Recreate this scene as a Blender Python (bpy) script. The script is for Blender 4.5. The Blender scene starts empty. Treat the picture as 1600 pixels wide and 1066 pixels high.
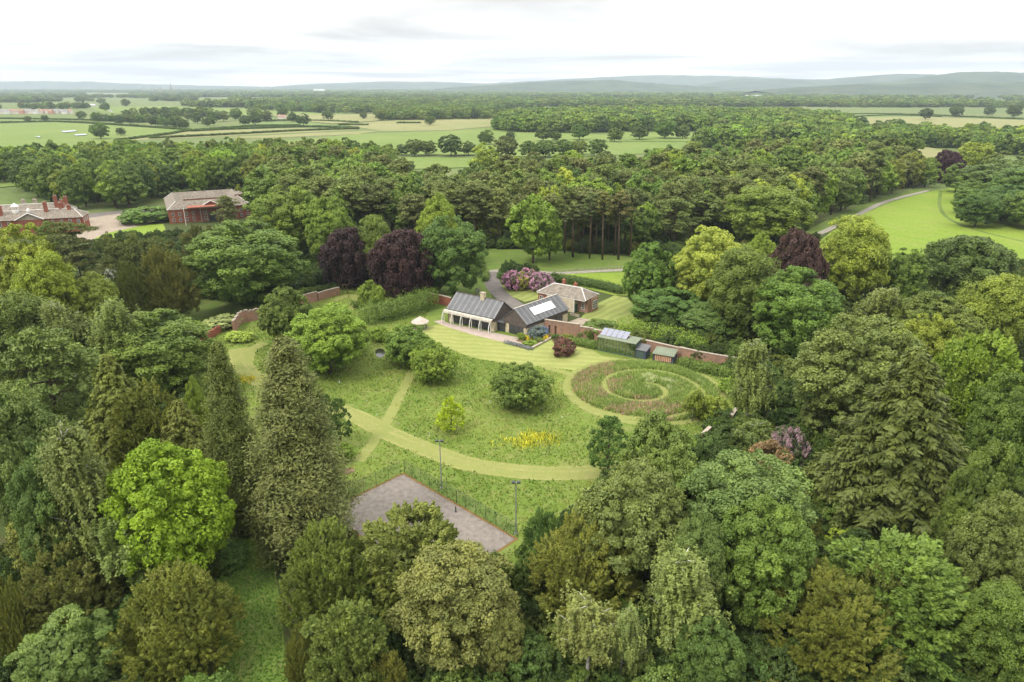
import bpy, math, random
import numpy as np
from math import radians, sin, cos, pi, hypot, atan2

sc = bpy.context.scene
COL = sc.collection
# ------------------------------------------------------------------ camera
H = 70.0                                  # flying height in metres
FPX = 1067.0                              # focal length in photo pixels (photo is 1600 wide)
PITCH = math.atan((533 - 135) / FPX)
cam_d = bpy.data.cameras.new('camera'); cam = bpy.data.objects.new('camera', cam_d); COL.objects.link(cam)
cam_d.sensor_width = 36.0; cam_d.lens = 36.0 * FPX / 1600.0
cam_d.clip_start = 1.0; cam_d.clip_end = 60000.0
cam.location = (0, 0, H); cam.rotation_euler = (pi / 2 - PITCH, 0, 0)
sc.camera = cam
# ------------------------------------------------------------------ sky: bright layered overcast
SUN_EL, SUN_AZ = radians(52), radians(-125)       # azimuth measured from +Y towards +X: behind the camera, to the left
world = bpy.data.worlds.new('World'); sc.world = world; world.use_nodes = True
wn = world.node_tree; wn.nodes.clear()
def wnode(t, **k):
    n = wn.nodes.new(t)
    for a, b in k.items(): setattr(n, a, b)
    return n
sky = wnode('ShaderNodeTexSky', sky_type='NISHITA', sun_disc=False, sun_elevation=SUN_EL, sun_rotation=SUN_AZ)
skyk = wnode('ShaderNodeMixRGB', blend_type='MULTIPLY'); skyk.inputs[0].default_value = 1; skyk.inputs[2].default_value = (.11, .11, .11, 1)
wn.links.new(sky.outputs[0], skyk.inputs[1])
geo = wnode('ShaderNodeTexCoord')
sep = wnode('ShaderNodeSeparateXYZ'); wn.links.new(geo.outputs['Generated'], sep.inputs[0])
def wmath(op, a, b=None):
    n = wnode('ShaderNodeMath', operation=op)
    for i, x in enumerate((a, b)):
        if x is None: continue
        if isinstance(x, (int, float)): n.inputs[i].default_value = x
        else: wn.links.new(x, n.inputs[i])
    return n.outputs[0]
zc = wmath('MAXIMUM', sep.outputs[2], 0.0)
zd = wmath('ADD', zc, 0.035)
cx = wmath('DIVIDE', sep.outputs[0], zd); cy = wmath('DIVIDE', sep.outputs[1], zd)
comb = wnode('ShaderNodeCombineXYZ'); wn.links.new(cx, comb.inputs[0]); wn.links.new(cy, comb.inputs[1])
nz = wnode('ShaderNodeTexNoise'); nz.inputs['Scale'].default_value = 0.20; nz.inputs['Detail'].default_value = 7; nz.inputs['Roughness'].default_value = .55
nz.inputs['Distortion'].default_value = .4
wn.links.new(comb.outputs[0], nz.inputs['Vector'])
rmp = wnode('ShaderNodeMapRange'); rmp.inputs[1].default_value = .41; rmp.inputs[2].default_value = .60; rmp.inputs[3].default_value = 1.06; rmp.inputs[4].default_value = .58
wn.links.new(nz.outputs[0], rmp.inputs[0])
# an overcast sky is about three times as bright overhead as at the horizon
grad = wmath('ADD', wmath('MULTIPLY', zc, 1.25), 0.525)
lum = wmath('MULTIPLY', grad, rmp.outputs[0])
cl = wnode('ShaderNodeMixRGB', blend_type='MULTIPLY'); cl.inputs[0].default_value = 1
cl.inputs[2].default_value = (1.0, .982, .95, 1); wn.links.new(lum, cl.inputs[1])
mx = wnode('ShaderNodeMixRGB'); mx.inputs[0].default_value = .97
wn.links.new(skyk.outputs[0], mx.inputs[1]); wn.links.new(cl.outputs[0], mx.inputs[2])
bg = wnode('ShaderNodeBackground'); wn.links.new(mx.outputs[0], bg.inputs[0]); bg.inputs[1].default_value = 1.0
wo = wnode('ShaderNodeOutputWorld'); wn.links.new(bg.outputs[0], wo.inputs[0])
# ------------------------------------------------------------------ sun behind thin cloud
sd = bpy.data.lights.new('sun', 'SUN'); sun = bpy.data.objects.new('sun', sd); COL.objects.link(sun)
sd.energy = 1.5; sd.angle = radians(14); sd.color = (1, .95, .86)
sun.rotation_euler = (pi / 2 - SUN_EL, 0, pi - SUN_AZ)
sun.location = (0, 0, 200)
# ------------------------------------------------------------------ exposure and render settings
vs = sc.view_settings; vs.view_transform = 'Standard'; vs.look = 'None'; vs.exposure = 1.10; vs.gamma = 1.0; vs.use_curve_mapping = False
cy_ = sc.cycles
cy_.max_bounces = 6; cy_.diffuse_bounces = 2; cy_.glossy_bounces = 3; cy_.transmission_bounces = 4; cy_.volume_bounces = 0; cy_.transparent_max_bounces = 8
cy_.use_denoising = True
cy_.caustics_reflective = False; cy_.caustics_refractive = False
cy_.sample_clamp_indirect = 4.0

# ------------------------------------------------------------------ photo pixel -> place
_c, _s = cos(PITCH), sin(PITCH)
def ray(x, y):
    u = (x - 800) / FPX; v = (533 - y) / FPX
    return (u, _c + v * _s, -_s + v * _c)
def G(x, y, z=0.0):
    """where the line of sight through a photo pixel meets the level z"""
    d = ray(x, y); t = (z - H) / d[2]
    return np.array((d[0] * t, d[1] * t, z))
def G2(x, y, z=0.0): return G(x, y, z)[:2]
def depth(p):  return p[1] * _c - (p[2] - H) * _s

# ------------------------------------------------------------------ materials
MAT = {}
def newmat(name):
    m = bpy.data.materials.new(name); m.use_nodes = True; m.node_tree.nodes.clear(); MAT[name] = m
    return m, m.node_tree
def N(nt, t, **k):
    n = nt.nodes.new(t)
    for a, b in k.items(): setattr(n, a, b)
    return n
def rgba(c): return (c[0], c[1], c[2], 1.0)
def noise(nt, scale, detail=4, rough=.55, vec=None, distort=0):
    n = N(nt, 'ShaderNodeTexNoise'); n.inputs['Scale'].default_value = scale; n.inputs['Detail'].default_value = detail
    n.inputs['Roughness'].default_value = rough; n.inputs['Distortion'].default_value = distort
    if vec is not None: nt.links.new(vec, n.inputs['Vector'])
    return n
def ramp(nt, fac, stops):
    r = N(nt, 'ShaderNodeValToRGB'); e = r.color_ramp.elements
    while len(e) < len(stops): e.new(.5)
    for i, (p, c) in enumerate(stops): e[i].position = p; e[i].color = rgba(c)
    nt.links.new(fac, r.inputs[0]); return r.outputs[0]
def mixc(nt, fac, a, b, mode='MIX'):
    m = N(nt, 'ShaderNodeMixRGB', blend_type=mode)
    for i, x in ((0, fac), (1, a), (2, b)):
        if isinstance(x, (int, float)): m.inputs[i].default_value = x
        elif isinstance(x, tuple): m.inputs[i].default_value = rgba(x)
        else: nt.links.new(x, m.inputs[i])
    return m.outputs[0]
def principled(nt, col, rough=.8, spec=.3, metal=0.0, bump=None, bstr=.3, bdist=.05):
    p = N(nt, 'ShaderNodeBsdfPrincipled')
    if isinstance(col, tuple): p.inputs['Base Color'].default_value = rgba(col)
    else: nt.links.new(col, p.inputs['Base Color'])
    p.inputs['Roughness'].default_value = rough; p.inputs['Specular IOR Level'].default_value = spec; p.inputs['Metallic'].default_value = metal
    if bump is not None:
        b = N(nt, 'ShaderNodeBump'); b.inputs['Strength'].default_value = bstr; b.inputs['Distance'].default_value = bdist
        nt.links.new(bump, b.inputs['Height']); nt.links.new(b.outputs[0], p.inputs['Normal'])
    return p
def out(nt, sh):
    o = N(nt, 'ShaderNodeOutputMaterial'); nt.links.new(sh, o.inputs[0])
def opos(nt): return N(nt, 'ShaderNodeNewGeometry').outputs['Position']

def simple(name, col, rough=.8, spec=.3, metal=0.0, var=.25, scale=1.5, bump=0.0, second=None):
    """one surface with gentle blotchy variation and fine grain"""
    m, nt = newmat(name); p = opos(nt)
    n1 = noise(nt, scale, 5, .6, p); n2 = noise(nt, scale * 9, 3, .6, p)
    c2 = second or tuple(min(1, v * (1 - var)) for v in col)
    c1 = tuple(min(1, v * (1 + var * .5)) for v in col)
    f = ramp(nt, n1.outputs[0], [(.3, c2), (.68, c1)])
    f = mixc(nt, .35, f, mixc(nt, 1.0, f, ramp(nt, n2.outputs[0], [(.3, (.6, .6, .6)), (.7, (1.25, 1.25, 1.25))]), 'MULTIPLY'))
    b = principled(nt, f, rough, spec, metal, n2.outputs[0] if bump else None, bump)
    out(nt, b.outputs[0]); return m

def foliage_mat(name, hue_shift, trans=.22, rough=.55):
    """leaf colour = the tree's own tint, varied from spray to spray and leaf to leaf"""
    m, nt = newmat(name)
    at = N(nt, 'ShaderNodeAttribute', attribute_type='INSTANCER', attribute_name='tint')
    lv = N(nt, 'ShaderNodeAttribute', attribute_type='GEOMETRY', attribute_name='leaf')
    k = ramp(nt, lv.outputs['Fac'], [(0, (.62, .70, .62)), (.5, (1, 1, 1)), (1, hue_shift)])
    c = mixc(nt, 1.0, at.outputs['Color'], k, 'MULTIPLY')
    if name == 'petal':                                   # flower heads among green leaves
        g = ramp(nt, lv.outputs['Fac'], [(.36, (1, 1, 1)), (.42, (0, 0, 0))])
        c = mixc(nt, mixc(nt, 1.0, g, (.85, .85, .85), 'MULTIPLY'), c, (.085, .13, .035))
    p = principled(nt, c, rough, .25)
    t = N(nt, 'ShaderNodeBsdfTranslucent'); nt.links.new(mixc(nt, 1.0, c, (1.05, 1.12, .5), 'MULTIPLY'), t.inputs[0])
    mxs = N(nt, 'ShaderNodeMixShader'); mxs.inputs[0].default_value = trans
    nt.links.new(p.outputs[0], mxs.inputs[1]); nt.links.new(t.outputs[0], mxs.inputs[2]); out(nt, mxs.outputs[0]); return m
foliage_mat('leaf', (1.38, 1.36, 1.15))
foliage_mat('needle', (1.30, 1.28, 1.05), .15, .6)
foliage_mat('petal', (1.5, 1.4, 1.4), .2)
simple('bark', (.10, .075, .055), .95, .1, var=.5, scale=2.5, bump=.6)
simple('bark_pine', (.135, .092, .066), .95, .1, var=.5, scale=2.0, bump=.6)
simple('bark_birch', (.55, .53, .48), .8, .2, var=.5, scale=1.2, second=(.12, .10, .09))

# ------------------------------------------------------------------ mesh helpers
def raw_mesh(name, V, F4, mat, attr=None, smooth=False):
    """V (n,3) vertices, F4 (m,k) faces all with k corners; attr = one float per face, stored as 'leaf'"""
    me = bpy.data.meshes.new(name); V = np.asarray(V, np.float32); F4 = np.asarray(F4, np.int32); m, k = F4.shape
    me.vertices.add(len(V)); me.vertices.foreach_set('co', V.ravel())
    me.loops.add(m * k); me.loops.foreach_set('vertex_index', F4.ravel())
    me.polygons.add(m); me.polygons.foreach_set('loop_start', np.arange(0, m * k, k, dtype=np.int32))
    if smooth: me.polygons.foreach_set('use_smooth', np.ones(m, bool))
    if attr is not None:
        a = me.attributes.new('leaf', 'FLOAT', 'FACE'); a.data.foreach_set('value', np.asarray(attr, np.float32))
    me.update(calc_edges=True); me.validate()
    if mat: me.materials.append(MAT[mat] if isinstance(mat, str) else mat)
    return me
def unit(a): return a / (np.linalg.norm(a, axis=-1, keepdims=True) + 1e-9)
def obj(name, me, parent=None, loc=None, rotz=0, **props):
    o = bpy.data.objects.new(name, me); COL.objects.link(o)
    if parent is not None: o.parent = parent
    if loc is not None: o.location = loc
    if rotz: o.rotation_euler = (0, 0, rotz)
    for k, v in props.items(): o[k] = v
    return o
def thing(name, label, cat, loc=(0, 0, 0), rotz=0, group=None):
    o = obj(name, None, loc=tuple(float(v) for v in loc), rotz=rotz, label=label, category=cat)
    if group: o['group'] = group
    return o
class MB:
    """collects boxes, prisms, tubes and faces into ONE mesh object"""
    def __init__(s): s.v = []; s.f = []
    def face(s, pts):
        b = len(s.v); s.v += [tuple(map(float, p)) for p in pts]; s.f.append(tuple(range(b, b + len(pts)))); return s
    def box(s, x0, x1, y0, y1, z0, z1):
        b = len(s.v)
        s.v += [(x, y, z) for z in (z0, z1) for x, y in ((x0, y0), (x1, y0), (x1, y1), (x0, y1))]
        for q in ((3, 2, 1, 0), (4, 5, 6, 7), (0, 1, 5, 4), (1, 2, 6, 5), (2, 3, 7, 6), (3, 0, 4, 7)): s.f.append(tuple(b + i for i in q))
        return s
    def prism(s, poly, z0, z1):
        b = len(s.v); n = len(poly)
        s.v += [(p[0], p[1], z0) for p in poly] + [(p[0], p[1], z1) for p in poly]
        s.f.append(tuple(b + n - 1 - i for i in range(n))); s.f.append(tuple(b + n + i for i in range(n)))
        for i in range(n): j = (i + 1) % n; s.f.append((b + i, b + j, b + n + j, b + n + i))
        return s
    def slab(s, quad, t):
        """a flat plate: quad of four 3D points, thickened downwards along its normal"""
        q = [np.array(p, float) for p in quad]; n = unit(np.cross(q[1] - q[0], q[2] - q[0]))
        if n[2] < 0: n = -n
        b = len(s.v); k = len(q)
        s.v += [tuple(p) for p in q] + [tuple(p - n * t) for p in q]
        s.f.append(tuple(b + i for i in range(k))); s.f.append(tuple(b + 2 * k - 1 - i for i in range(k)))
        for i in range(k): j = (i + 1) % k; s.f.append((b + i, b + k + i, b + k + j, b + j))
        return s
    def tube(s, pts, rad, n=6, cap=True):
        pts = np.array(pts, float); m = len(pts); rad = np.broadcast_to(np.asarray(rad, float), (m,))
        b = len(s.v)
        for i in range(m):
            d = unit(pts[min(i + 1, m - 1)] - pts[max(i - 1, 0)]); a = np.array((1., 0, 0)) if abs(d[0]) < .8 else np.array((0, 1., 0))
            u = unit(np.cross(d, a)); w = np.cross(d, u)
            for k in range(n): t = 2 * pi * k / n; s.v.append(tuple(pts[i] + rad[i] * (cos(t) * u + sin(t) * w)))
        for i in range(m - 1):
            for k in range(n): k2 = (k + 1) % n; s.f.append((b + i * n + k, b + i * n + k2, b + (i + 1) * n + k2, b + (i + 1) * n + k))
        if cap:
            s.f.append(tuple(b + n - 1 - k for k in range(n))); s.f.append(tuple(b + (m - 1) * n + k for k in range(n)))
        return s
    def lathe(s, prof, n=12, c=(0, 0)):
        b = len(s.v); m = len(prof)
        for r, z in prof:
            for k in range(n): t = 2 * pi * k / n; s.v.append((c[0] + r * cos(t), c[1] + r * sin(t), z))
        for i in range(m - 1):
            for k in range(n): k2 = (k + 1) % n; s.f.append((b + i * n + k, b + i * n + k2, b + (i + 1) * n + k2, b + (i + 1) * n + k))
        s.f.append(tuple(b + n - 1 - k for k in range(n))); s.f.append(tuple(b + (m - 1) * n + k for k in range(n)))
        return s
    def mesh(s, name, mat, smooth=False):
        me = bpy.data.meshes.new(name); me.from_pydata(s.v, [], s.f); me.update()
        if smooth: me.polygons.foreach_set('use_smooth', [True] * len(me.polygons))
        me.materials.append(MAT[mat] if isinstance(mat, str) else mat); return me
    def build(s, name, mat, parent=None, smooth=False, **props): return obj(name, s.mesh(name, mat, smooth), parent, **props)
def box_part(name, mat, parent, *b): return MB().box(*b).build(name, mat, parent)
# ------------------------------------------------------------------ tree kinds (prototypes whose meshes are shared)
def dirs(rng, n, zmin=-1., zmax=1.):
    z = rng.uniform(zmin, zmax, n); a = rng.uniform(0, 2 * pi, n); r = np.sqrt(1 - z * z)
    return np.stack([r * np.cos(a), r * np.sin(a), z], 1)
def cards(rng, P, Nn, L, W, axis=None, nj=.6):
    """diamond leaves at P facing Nn; axis = direction the leaf points in"""
    n = len(P); Nn = unit(Nn + nj * rng.normal(size=(n, 3)))
    T = rng.normal(size=(n, 3)) if axis is None else axis
    T = unit(T - Nn * (T * Nn).sum(1, keepdims=True)); B = np.cross(Nn, T)
    L = (L * rng.uniform(.5, 1.45, n))[:, None]; W = (W * rng.uniform(.55, 1.4, n))[:, None]
    V = np.stack([P - T * L * .5, P + B * W * .5 + T * L * .06, P + T * L * .5, P - B * W * .5 + T * L * .06], 1).reshape(-1, 3)
    return V
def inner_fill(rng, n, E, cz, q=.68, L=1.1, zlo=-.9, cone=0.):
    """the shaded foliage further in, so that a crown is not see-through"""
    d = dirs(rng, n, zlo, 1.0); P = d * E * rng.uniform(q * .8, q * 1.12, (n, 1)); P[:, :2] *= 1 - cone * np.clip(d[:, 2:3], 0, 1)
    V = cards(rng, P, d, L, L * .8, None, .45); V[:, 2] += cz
    return V, np.clip(.35 + rng.normal(0, .12, n), 0, 1)  # lower leaf tone: shade inside the crown put into the colour
def leaf_mesh(name, V, v, mat):
    n = len(V) // 4
    return raw_mesh(name, V, np.arange(n * 4).reshape(n, 4), mat, np.clip(v, 0, 1))
def trunk_mesh(name, paths, mat):
    b = MB()
    for pts, rad in paths: b.tube(pts, rad, 7 if rad[0] > .2 else 5)
    return b.mesh(name, mat, True)
class Proto:
    def __init__(s, crown, trunk, h, w):
        s.crown, s.trunk = crown, trunk; co = np.empty(len(crown.vertices) * 3, np.float32); crown.vertices.foreach_get('co', co); co = co.reshape(-1, 3)
        s.h = float(np.percentile(co[:, 2], 99.7)); s.w = 2 * float(np.percentile(np.hypot(co[:, 0], co[:, 1]), 94))
PROTO = {}

def limbs(rng, base_h, top, targets, r0, n):
    paths = [([(0, 0, -.3), (0, 0, base_h * .5), (rng.normal() * .15, rng.normal() * .15, base_h), (0, 0, top)], [r0 * 1.25, r0, r0 * .8, r0 * .15])]
    for t in targets[:n]:
        z0 = base_h * rng.uniform(.75, 1.0) + (top - base_h) * rng.uniform(0, .35)
        m = np.array((t[0] * .5, t[1] * .5, z0 + (t[2] - z0) * .62))
        paths.append(([(0, 0, z0), tuple(m), tuple(t)], [r0 * .45, r0 * .28, r0 * .06]))
    return paths

def broad(key, seed, h=18., R=7., base=.12, n1=58, n2=10, n3=82, L=.36, W=.26, squash=.85, lump=(.22, .36), top=1.0, droop=0., mat='leaf', bark='bark', flat=.0, irregular=.12, shape=1.0):
    rng = np.random.default_rng(seed)
    z0 = h * base; rz = (h - z0) / 2; cz = z0 + rz
    D = dirs(rng, n1 * 3, -.92, 1.0)
    keep = [0]                                            # spread the lobes evenly
    dist = np.full(len(D), 9.)
    while len(keep) < n1:
        dist = np.minimum(dist, np.linalg.norm(D - D[keep[-1]], axis=1)); keep.append(int(dist.argmax()))
    D = D[keep]
    ax = rng.uniform(0, 2 * pi); wob = 1 + irregular * np.sin(2 * np.arctan2(D[:, 1], D[:, 0]) + ax) + irregular * rng.normal(size=n1)
    for _ in range(8):                                    # bulges and hollows of the whole crown
        bd = dirs(rng, 1)[0]; wob = wob + rng.uniform(-.20, .17) * np.exp(-((D - bd) ** 2).sum(1) / .22) * (irregular / .12)
    wob = np.clip(wob, .72, 1.17)
    rl = rng.uniform(*lump, n1) * R * rng.choice([.7, 1.0, 1.25], n1)
    E = np.array((R, R, rz))
    prof = np.where(D[:, 2] < 0, 1.0, 1 - (1 - shape) * D[:, 2])[:, None]
    C = D * E * (wob * (1 - rl / R * .75))[:, None]; C[:, :2] *= prof
    tone1 = rng.normal(0, .13, n1)
    # boughs -> sprays
    d2 = unit(dirs(rng, n1 * n2) + .75 * np.repeat(unit(D), n2, 0) + np.array((0, 0, .35)))
    c2 = np.repeat(C, n2, 0) + d2 * (np.repeat(rl, n2) * rng.uniform(.62, .95, n1 * n2))[:, None] * np.array((1, 1, squash))
    r2 = np.repeat(rl, n2) * rng.uniform(.30, .5, n1 * n2)
    tone2 = np.repeat(tone1, n2) + rng.normal(0, .10, n1 * n2)
    m = n1 * n2 * n3
    d3 = unit(dirs(rng, m) + .55 * np.repeat(d2, n3, 0) + np.array((0, 0, .45)))
    P = np.repeat(c2, n3, 0) + d3 * (np.repeat(r2, n3) * rng.uniform(.65, 1.12, m))[:, None] * np.array((1, 1, squash * (1 - flat)))
    if droop: P[:, 2] -= droop * rng.random(m) ** 2
    v = .48 + np.repeat(tone2, n3) + rng.normal(0, .14, m)
    # drop what is buried deep inside or below the crown
    q = np.linalg.norm((P / (E * np.array((1, 1, 1)))), axis=1)
    ok = (q > .55) & (P[:, 2] > -rz * .98)
    P, d3, v = P[ok], d3[ok], v[ok]
    axis = None
    if droop: axis = np.array((0, 0, -1.)) + .5 * rng.normal(size=P.shape) + .4 * d3
    V = cards(rng, P, d3 + np.array((0, 0, .35)), L, W, axis, .55); V[:, 2] += cz
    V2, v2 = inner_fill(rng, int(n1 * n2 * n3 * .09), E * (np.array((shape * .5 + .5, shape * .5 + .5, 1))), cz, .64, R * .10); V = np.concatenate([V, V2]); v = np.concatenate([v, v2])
    tg = C[rng.permutation(n1)] * .8; tg[:, 2] += cz
    PROTO[key] = Proto(leaf_mesh(key + '_crown', V, v, mat), trunk_mesh(key + '_trunk', limbs(rng, h * max(base, .15) * 1.2, h * .8, tg, .035 * R + .12, 9), bark), h, 2 * R * 1.03)

def yew(key, seed, h=12., R=6., n1=46, n2=15, n3=78, spike=1.0, up=.7, L=.46, W=.17, cone=.25, mat='needle', base=.03, fan=.42):
    """feathery plumes that point outwards and up; spiky outline"""
    rng = np.random.default_rng(seed)
    D = dirs(rng, n1 * 3, -.35, 1.0); keep = [0]; dist = np.full(len(D), 9.)
    while len(keep) < n1:
        dist = np.minimum(dist, np.linalg.norm(D - D[keep[-1]], axis=1)); keep.append(int(dist.argmax()))
    D = D[keep]; z0 = h * base; cz = z0 + (h - z0) * .33; rz = h - cz
    t = np.clip(D[:, 2:3], 0, 1); E = np.where(D[:, 2:3] > 0, np.array((R, R, rz)), np.array((R, R, cz - z0)))
    wob = 1 + .11 * rng.normal(size=(n1, 1))
    C = D * E * wob * .84; C[:, :2] *= 1 - cone * t
    rl = rng.uniform(.2, .33, n1) * R
    out_ = unit(D * np.array((1, 1, .6)) + np.array((0, 0, up * .5)))
    d2 = unit(dirs(rng, n1 * n2) * .9 + np.repeat(out_, n2, 0))
    c2 = np.repeat(C, n2, 0) + d2 * (np.repeat(rl, n2) * rng.uniform(.45, .9, n1 * n2))[:, None]
    ax2 = unit(d2 + np.repeat(out_, n2, 0) * .7 + np.array((0, 0, up)))
    ln = rng.uniform(.6, 1.35, n1 * n2) * spike * R * .16
    tone = np.repeat(rng.normal(0, .12, n1), n2) + rng.normal(0, .12, n1 * n2)
    m = n1 * n2 * n3; s = rng.random(m); A = np.repeat(ax2, n3, 0); l = np.repeat(ln, n3)
    side = rng.normal(size=(m, 3)); side = unit(side - A * (side * A).sum(1, keepdims=True))
    P = np.repeat(c2, n3, 0) + A * (s * l)[:, None] + side * ((1 - s * .85) * l * fan * rng.random(m) ** .5)[:, None]
    ldir = unit(A * .8 + side * .7 + .2 * rng.normal(size=(m, 3)))
    v = .44 + np.repeat(tone, n3) + rng.normal(0, .12, m) + .18 * (s - .5)
    q = np.linalg.norm(P / np.array((R, R, rz)), axis=1); ok = (q > .5) & (P[:, 2] > -(cz - z0) * .98)
    P, ldir, v, side = P[ok], ldir[ok], v[ok], side[ok]
    V = cards(rng, P, side + np.array((0, 0, .6)), L * spike, W * spike, ldir, .4); V[:, 2] += cz
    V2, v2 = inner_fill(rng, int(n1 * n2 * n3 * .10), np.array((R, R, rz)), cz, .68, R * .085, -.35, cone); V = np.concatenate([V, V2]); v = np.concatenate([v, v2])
    tg = C[rng.permutation(n1)] * .75; tg[:, 2] += cz
    PROTO[key] = Proto(leaf_mesh(key + '_crown', V, v, mat), trunk_mesh(key + '_trunk', limbs(rng, h * .12, h * .75, tg, .04 * R + .1, 7), 'bark'), h, 2 * R * 1.05)

def conifer(key, seed, h=30., R=6., levels=46, per=11, n3=95, kind='redwood', base=.03, L=.6, W=.22, power=.75, bark='bark', tipw=.05):
    """conical tree: tiers of boughs round a straight trunk"""
    rng = np.random.default_rng(seed); P = []; A = []; S = []; v = []
    paths = [([(0, 0, -.3), (0, 0, h * .4), (0, 0, h * .97)], [.045 * R + .35, .03 * R + .2, .03])]
    for i in range(levels):
        f = (i + rng.random() * .6) / levels; z = h * (base + (1 - base) * f)
        r = R * (tipw + (1 - tipw) * (1 - f) ** power) * (1.0 if f > .2 else .78 + 1.1 * f)
        k = max(4, int(per * (.45 + .55 * r / R))); a0 = rng.uniform(0, 2 * pi)
        for j in range(k):
            a = a0 + 2 * pi * j / k + rng.normal() * .22; rr = r * (rng.uniform(.72, 1.12) if kind == 'spruce' else rng.uniform(.62, 1.14)); n = int(n3 * (.35 + .65 * r / R))
            u = np.array((cos(a), sin(a), 0)); w = np.array((-sin(a), cos(a), 0)); tone = rng.normal(0, .13)
            if kind == 'spruce':                          # long drooping boughs with hanging sprays
                s = rng.random(n) ** .6; lat = rng.normal(size=n) * .16 * rr * (1.15 - s)
                zz = z - .10 * rr * s + .10 * rr * s ** 3 - rng.random(n) ** 2 * .085 * R * 1.6
                p = u * (s * rr)[:, None] + w * lat[:, None]; p[:, 2] = zz
                d = u + w * (np.sign(lat) * .9)[:, None] + np.stack([np.zeros(n), np.zeros(n), -.45 - .5 * rng.random(n)], 1)
            else:                                         # rounded upswept puffs
                s = rng.random(n) ** .5; dd = dirs(rng, n); pr = (.22 * r + .4) * rng.uniform(.7, 1.3)
                c = u * (rr - pr * .6); p = c + dd * np.array((1, 1, 1.15)) * (pr * rng.uniform(.6, 1.1, n))[:, None]
                inner = rng.random(n) < .22; p[inner] = u * (rr * rng.random(inner.sum()))[:, None] + .25 * dd[inner]
                p[:, 2] += z + .12 * rr * .5
                d = dd + u * .6 + np.array((0, 0, .75))
            P.append(p); A.append(d); S.append(np.repeat((u + np.array((0, 0, .8)))[None], n, 0)); v.append(.46 + tone + rng.normal(0, .13, n))
            if rng.random() < .25: paths.append(([(0, 0, z), tuple(u * rr * .45 + np.array((0, 0, z)))], [.09, .03]))
    P = np.concatenate(P); A = unit(np.concatenate(A)); S = np.concatenate(S); v = np.concatenate(v)
    P[:, 2] = np.maximum(P[:, 2], .15)
    V = cards(rng, P, S, L, W, A, .5)
    PROTO[key] = Proto(leaf_mesh(key + '_crown', V, v, 'needle'), trunk_mesh(key + '_trunk', paths, bark), h, 2 * R)

def birch(key, seed, h=16., R=4.2, strands=1150, n3=28, L=.27, W=.17, bark='bark_birch', lean=.0, base=.22, hang=2.6):
    """airy crown of hanging strands on thin rising limbs"""
    rng = np.random.default_rng(seed)
    paths = [([(0, 0, -.2), (lean * .3, 0, h * .4), (lean, 0, h * .95)], [.24, .16, .02])]
    ends = []
    for i in range(34):
        f = rng.uniform(.2, .95); z0 = h * (base + (.97 - base) * f); r = R * (1 - .72 * f ** 1.6) * rng.uniform(.55, 1.0); a = rng.uniform(0, 2 * pi)
        e = np.array((cos(a) * r + lean * f, sin(a) * r, min(h * .99, z0 + r * .55))); st = np.array((lean * f, 0, z0 - r * .25))
        paths.append(([tuple(st), tuple(st * .45 + e * .55 + np.array((0, 0, .25))), tuple(e)], [.07, .04, .01])); ends.append((st, e))
    P = []; v = []
    for i in range(strands):
        st, e = ends[rng.integers(len(ends))]; t = rng.uniform(.25, 1.05); o = st * (1 - t) + e * t + rng.normal(size=3) * np.array((.55, .55, .35))
        l = hang * rng.uniform(.35, 1.0); s = rng.random(n3); q = o + np.stack([rng.normal(0, .1, n3) + .12 * s, rng.normal(0, .1, n3), -s * l], 1)
        P.append(q); v.append(.5 + rng.normal(0, .15) + rng.normal(0, .12, n3))
    P = np.concatenate(P); v = np.concatenate(v); P[:, 2] = np.maximum(P[:, 2], .4)
    V = cards(rng, P, unit(P - np.array((0, 0, h * .5))) + np.array((0, 0, .5)), L, W, np.array((0, 0, -1.)) + .5 * rng.normal(size=P.shape), .6)
    PROTO[key] = Proto(leaf_mesh(key + '_crown', V, v, 'leaf'), trunk_mesh(key + '_trunk', paths, bark), h, 2 * R)

def pine(key, seed, h=17., R=4.6, clumps=30, n2=6, n3=46, L=.55, W=.17, base=.45, flat=.55, bark='bark_pine', plates=False):
    """bare reddish stem, needle pads on crooked boughs with gaps between them"""
    rng = np.random.default_rng(seed); P = []; A = []; v = []; bx, by = rng.normal(size=2) * .35
    paths = [([(0, 0, -.3), (bx * .5, by * .5, h * .5), (bx, by, h * .95)], [.27, .19, .05])]
    for i in range(clumps):
        f = (i + rng.random()) / clumps; z = h * (base + (.95 - base) * f)
        prof = (sin(pi * min(1, .22 + .72 * f)) ** .7) if not plates else (1 - .6 * f)
        a = i * 2.4 + rng.normal() * .4; r = R * prof * rng.uniform(.35, .92); c = np.array((cos(a) * r + bx * f, sin(a) * r + by * f, z + r * .12))
        paths.append(([(bx * f, by * f, z - .5), tuple(c * np.array((.55, .55, 1)) - np.array((0, 0, .25))), tuple(c)], [.10, .07, .02]))
        pr = R * rng.uniform(.24, .40); tone = rng.normal(0, .13)
        d2 = dirs(rng, n2, -.3, 1); c2 = c + d2 * pr * np.array((.75, .75, .75 * flat)); r2 = pr * rng.uniform(.4, .62, n2); t2 = tone + rng.normal(0, .08, n2)
        m = n2 * n3; d3 = unit(dirs(rng, m, -.35, 1) + np.array((0, 0, .25)))
        P.append(np.repeat(c2, n3, 0) + d3 * (np.repeat(r2, n3) * rng.uniform(.5, 1.1, m))[:, None] * np.array((1, 1, flat))); A.append(d3 + np.array((0, 0, .35)))
        v.append(.45 + np.repeat(t2, n3) + rng.normal(0, .13, m))
    P = np.concatenate(P); A = np.concatenate(A); v = np.concatenate(v)
    V = cards(rng, P, A, L, W * 1.4, unit(A + .6 * rng.normal(size=A.shape)), .9)
    PROTO[key] = Proto(leaf_mesh(key + '_crown', V, v, 'needle'), trunk_mesh(key + '_trunk', paths, bark), h, 2 * R)

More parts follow.
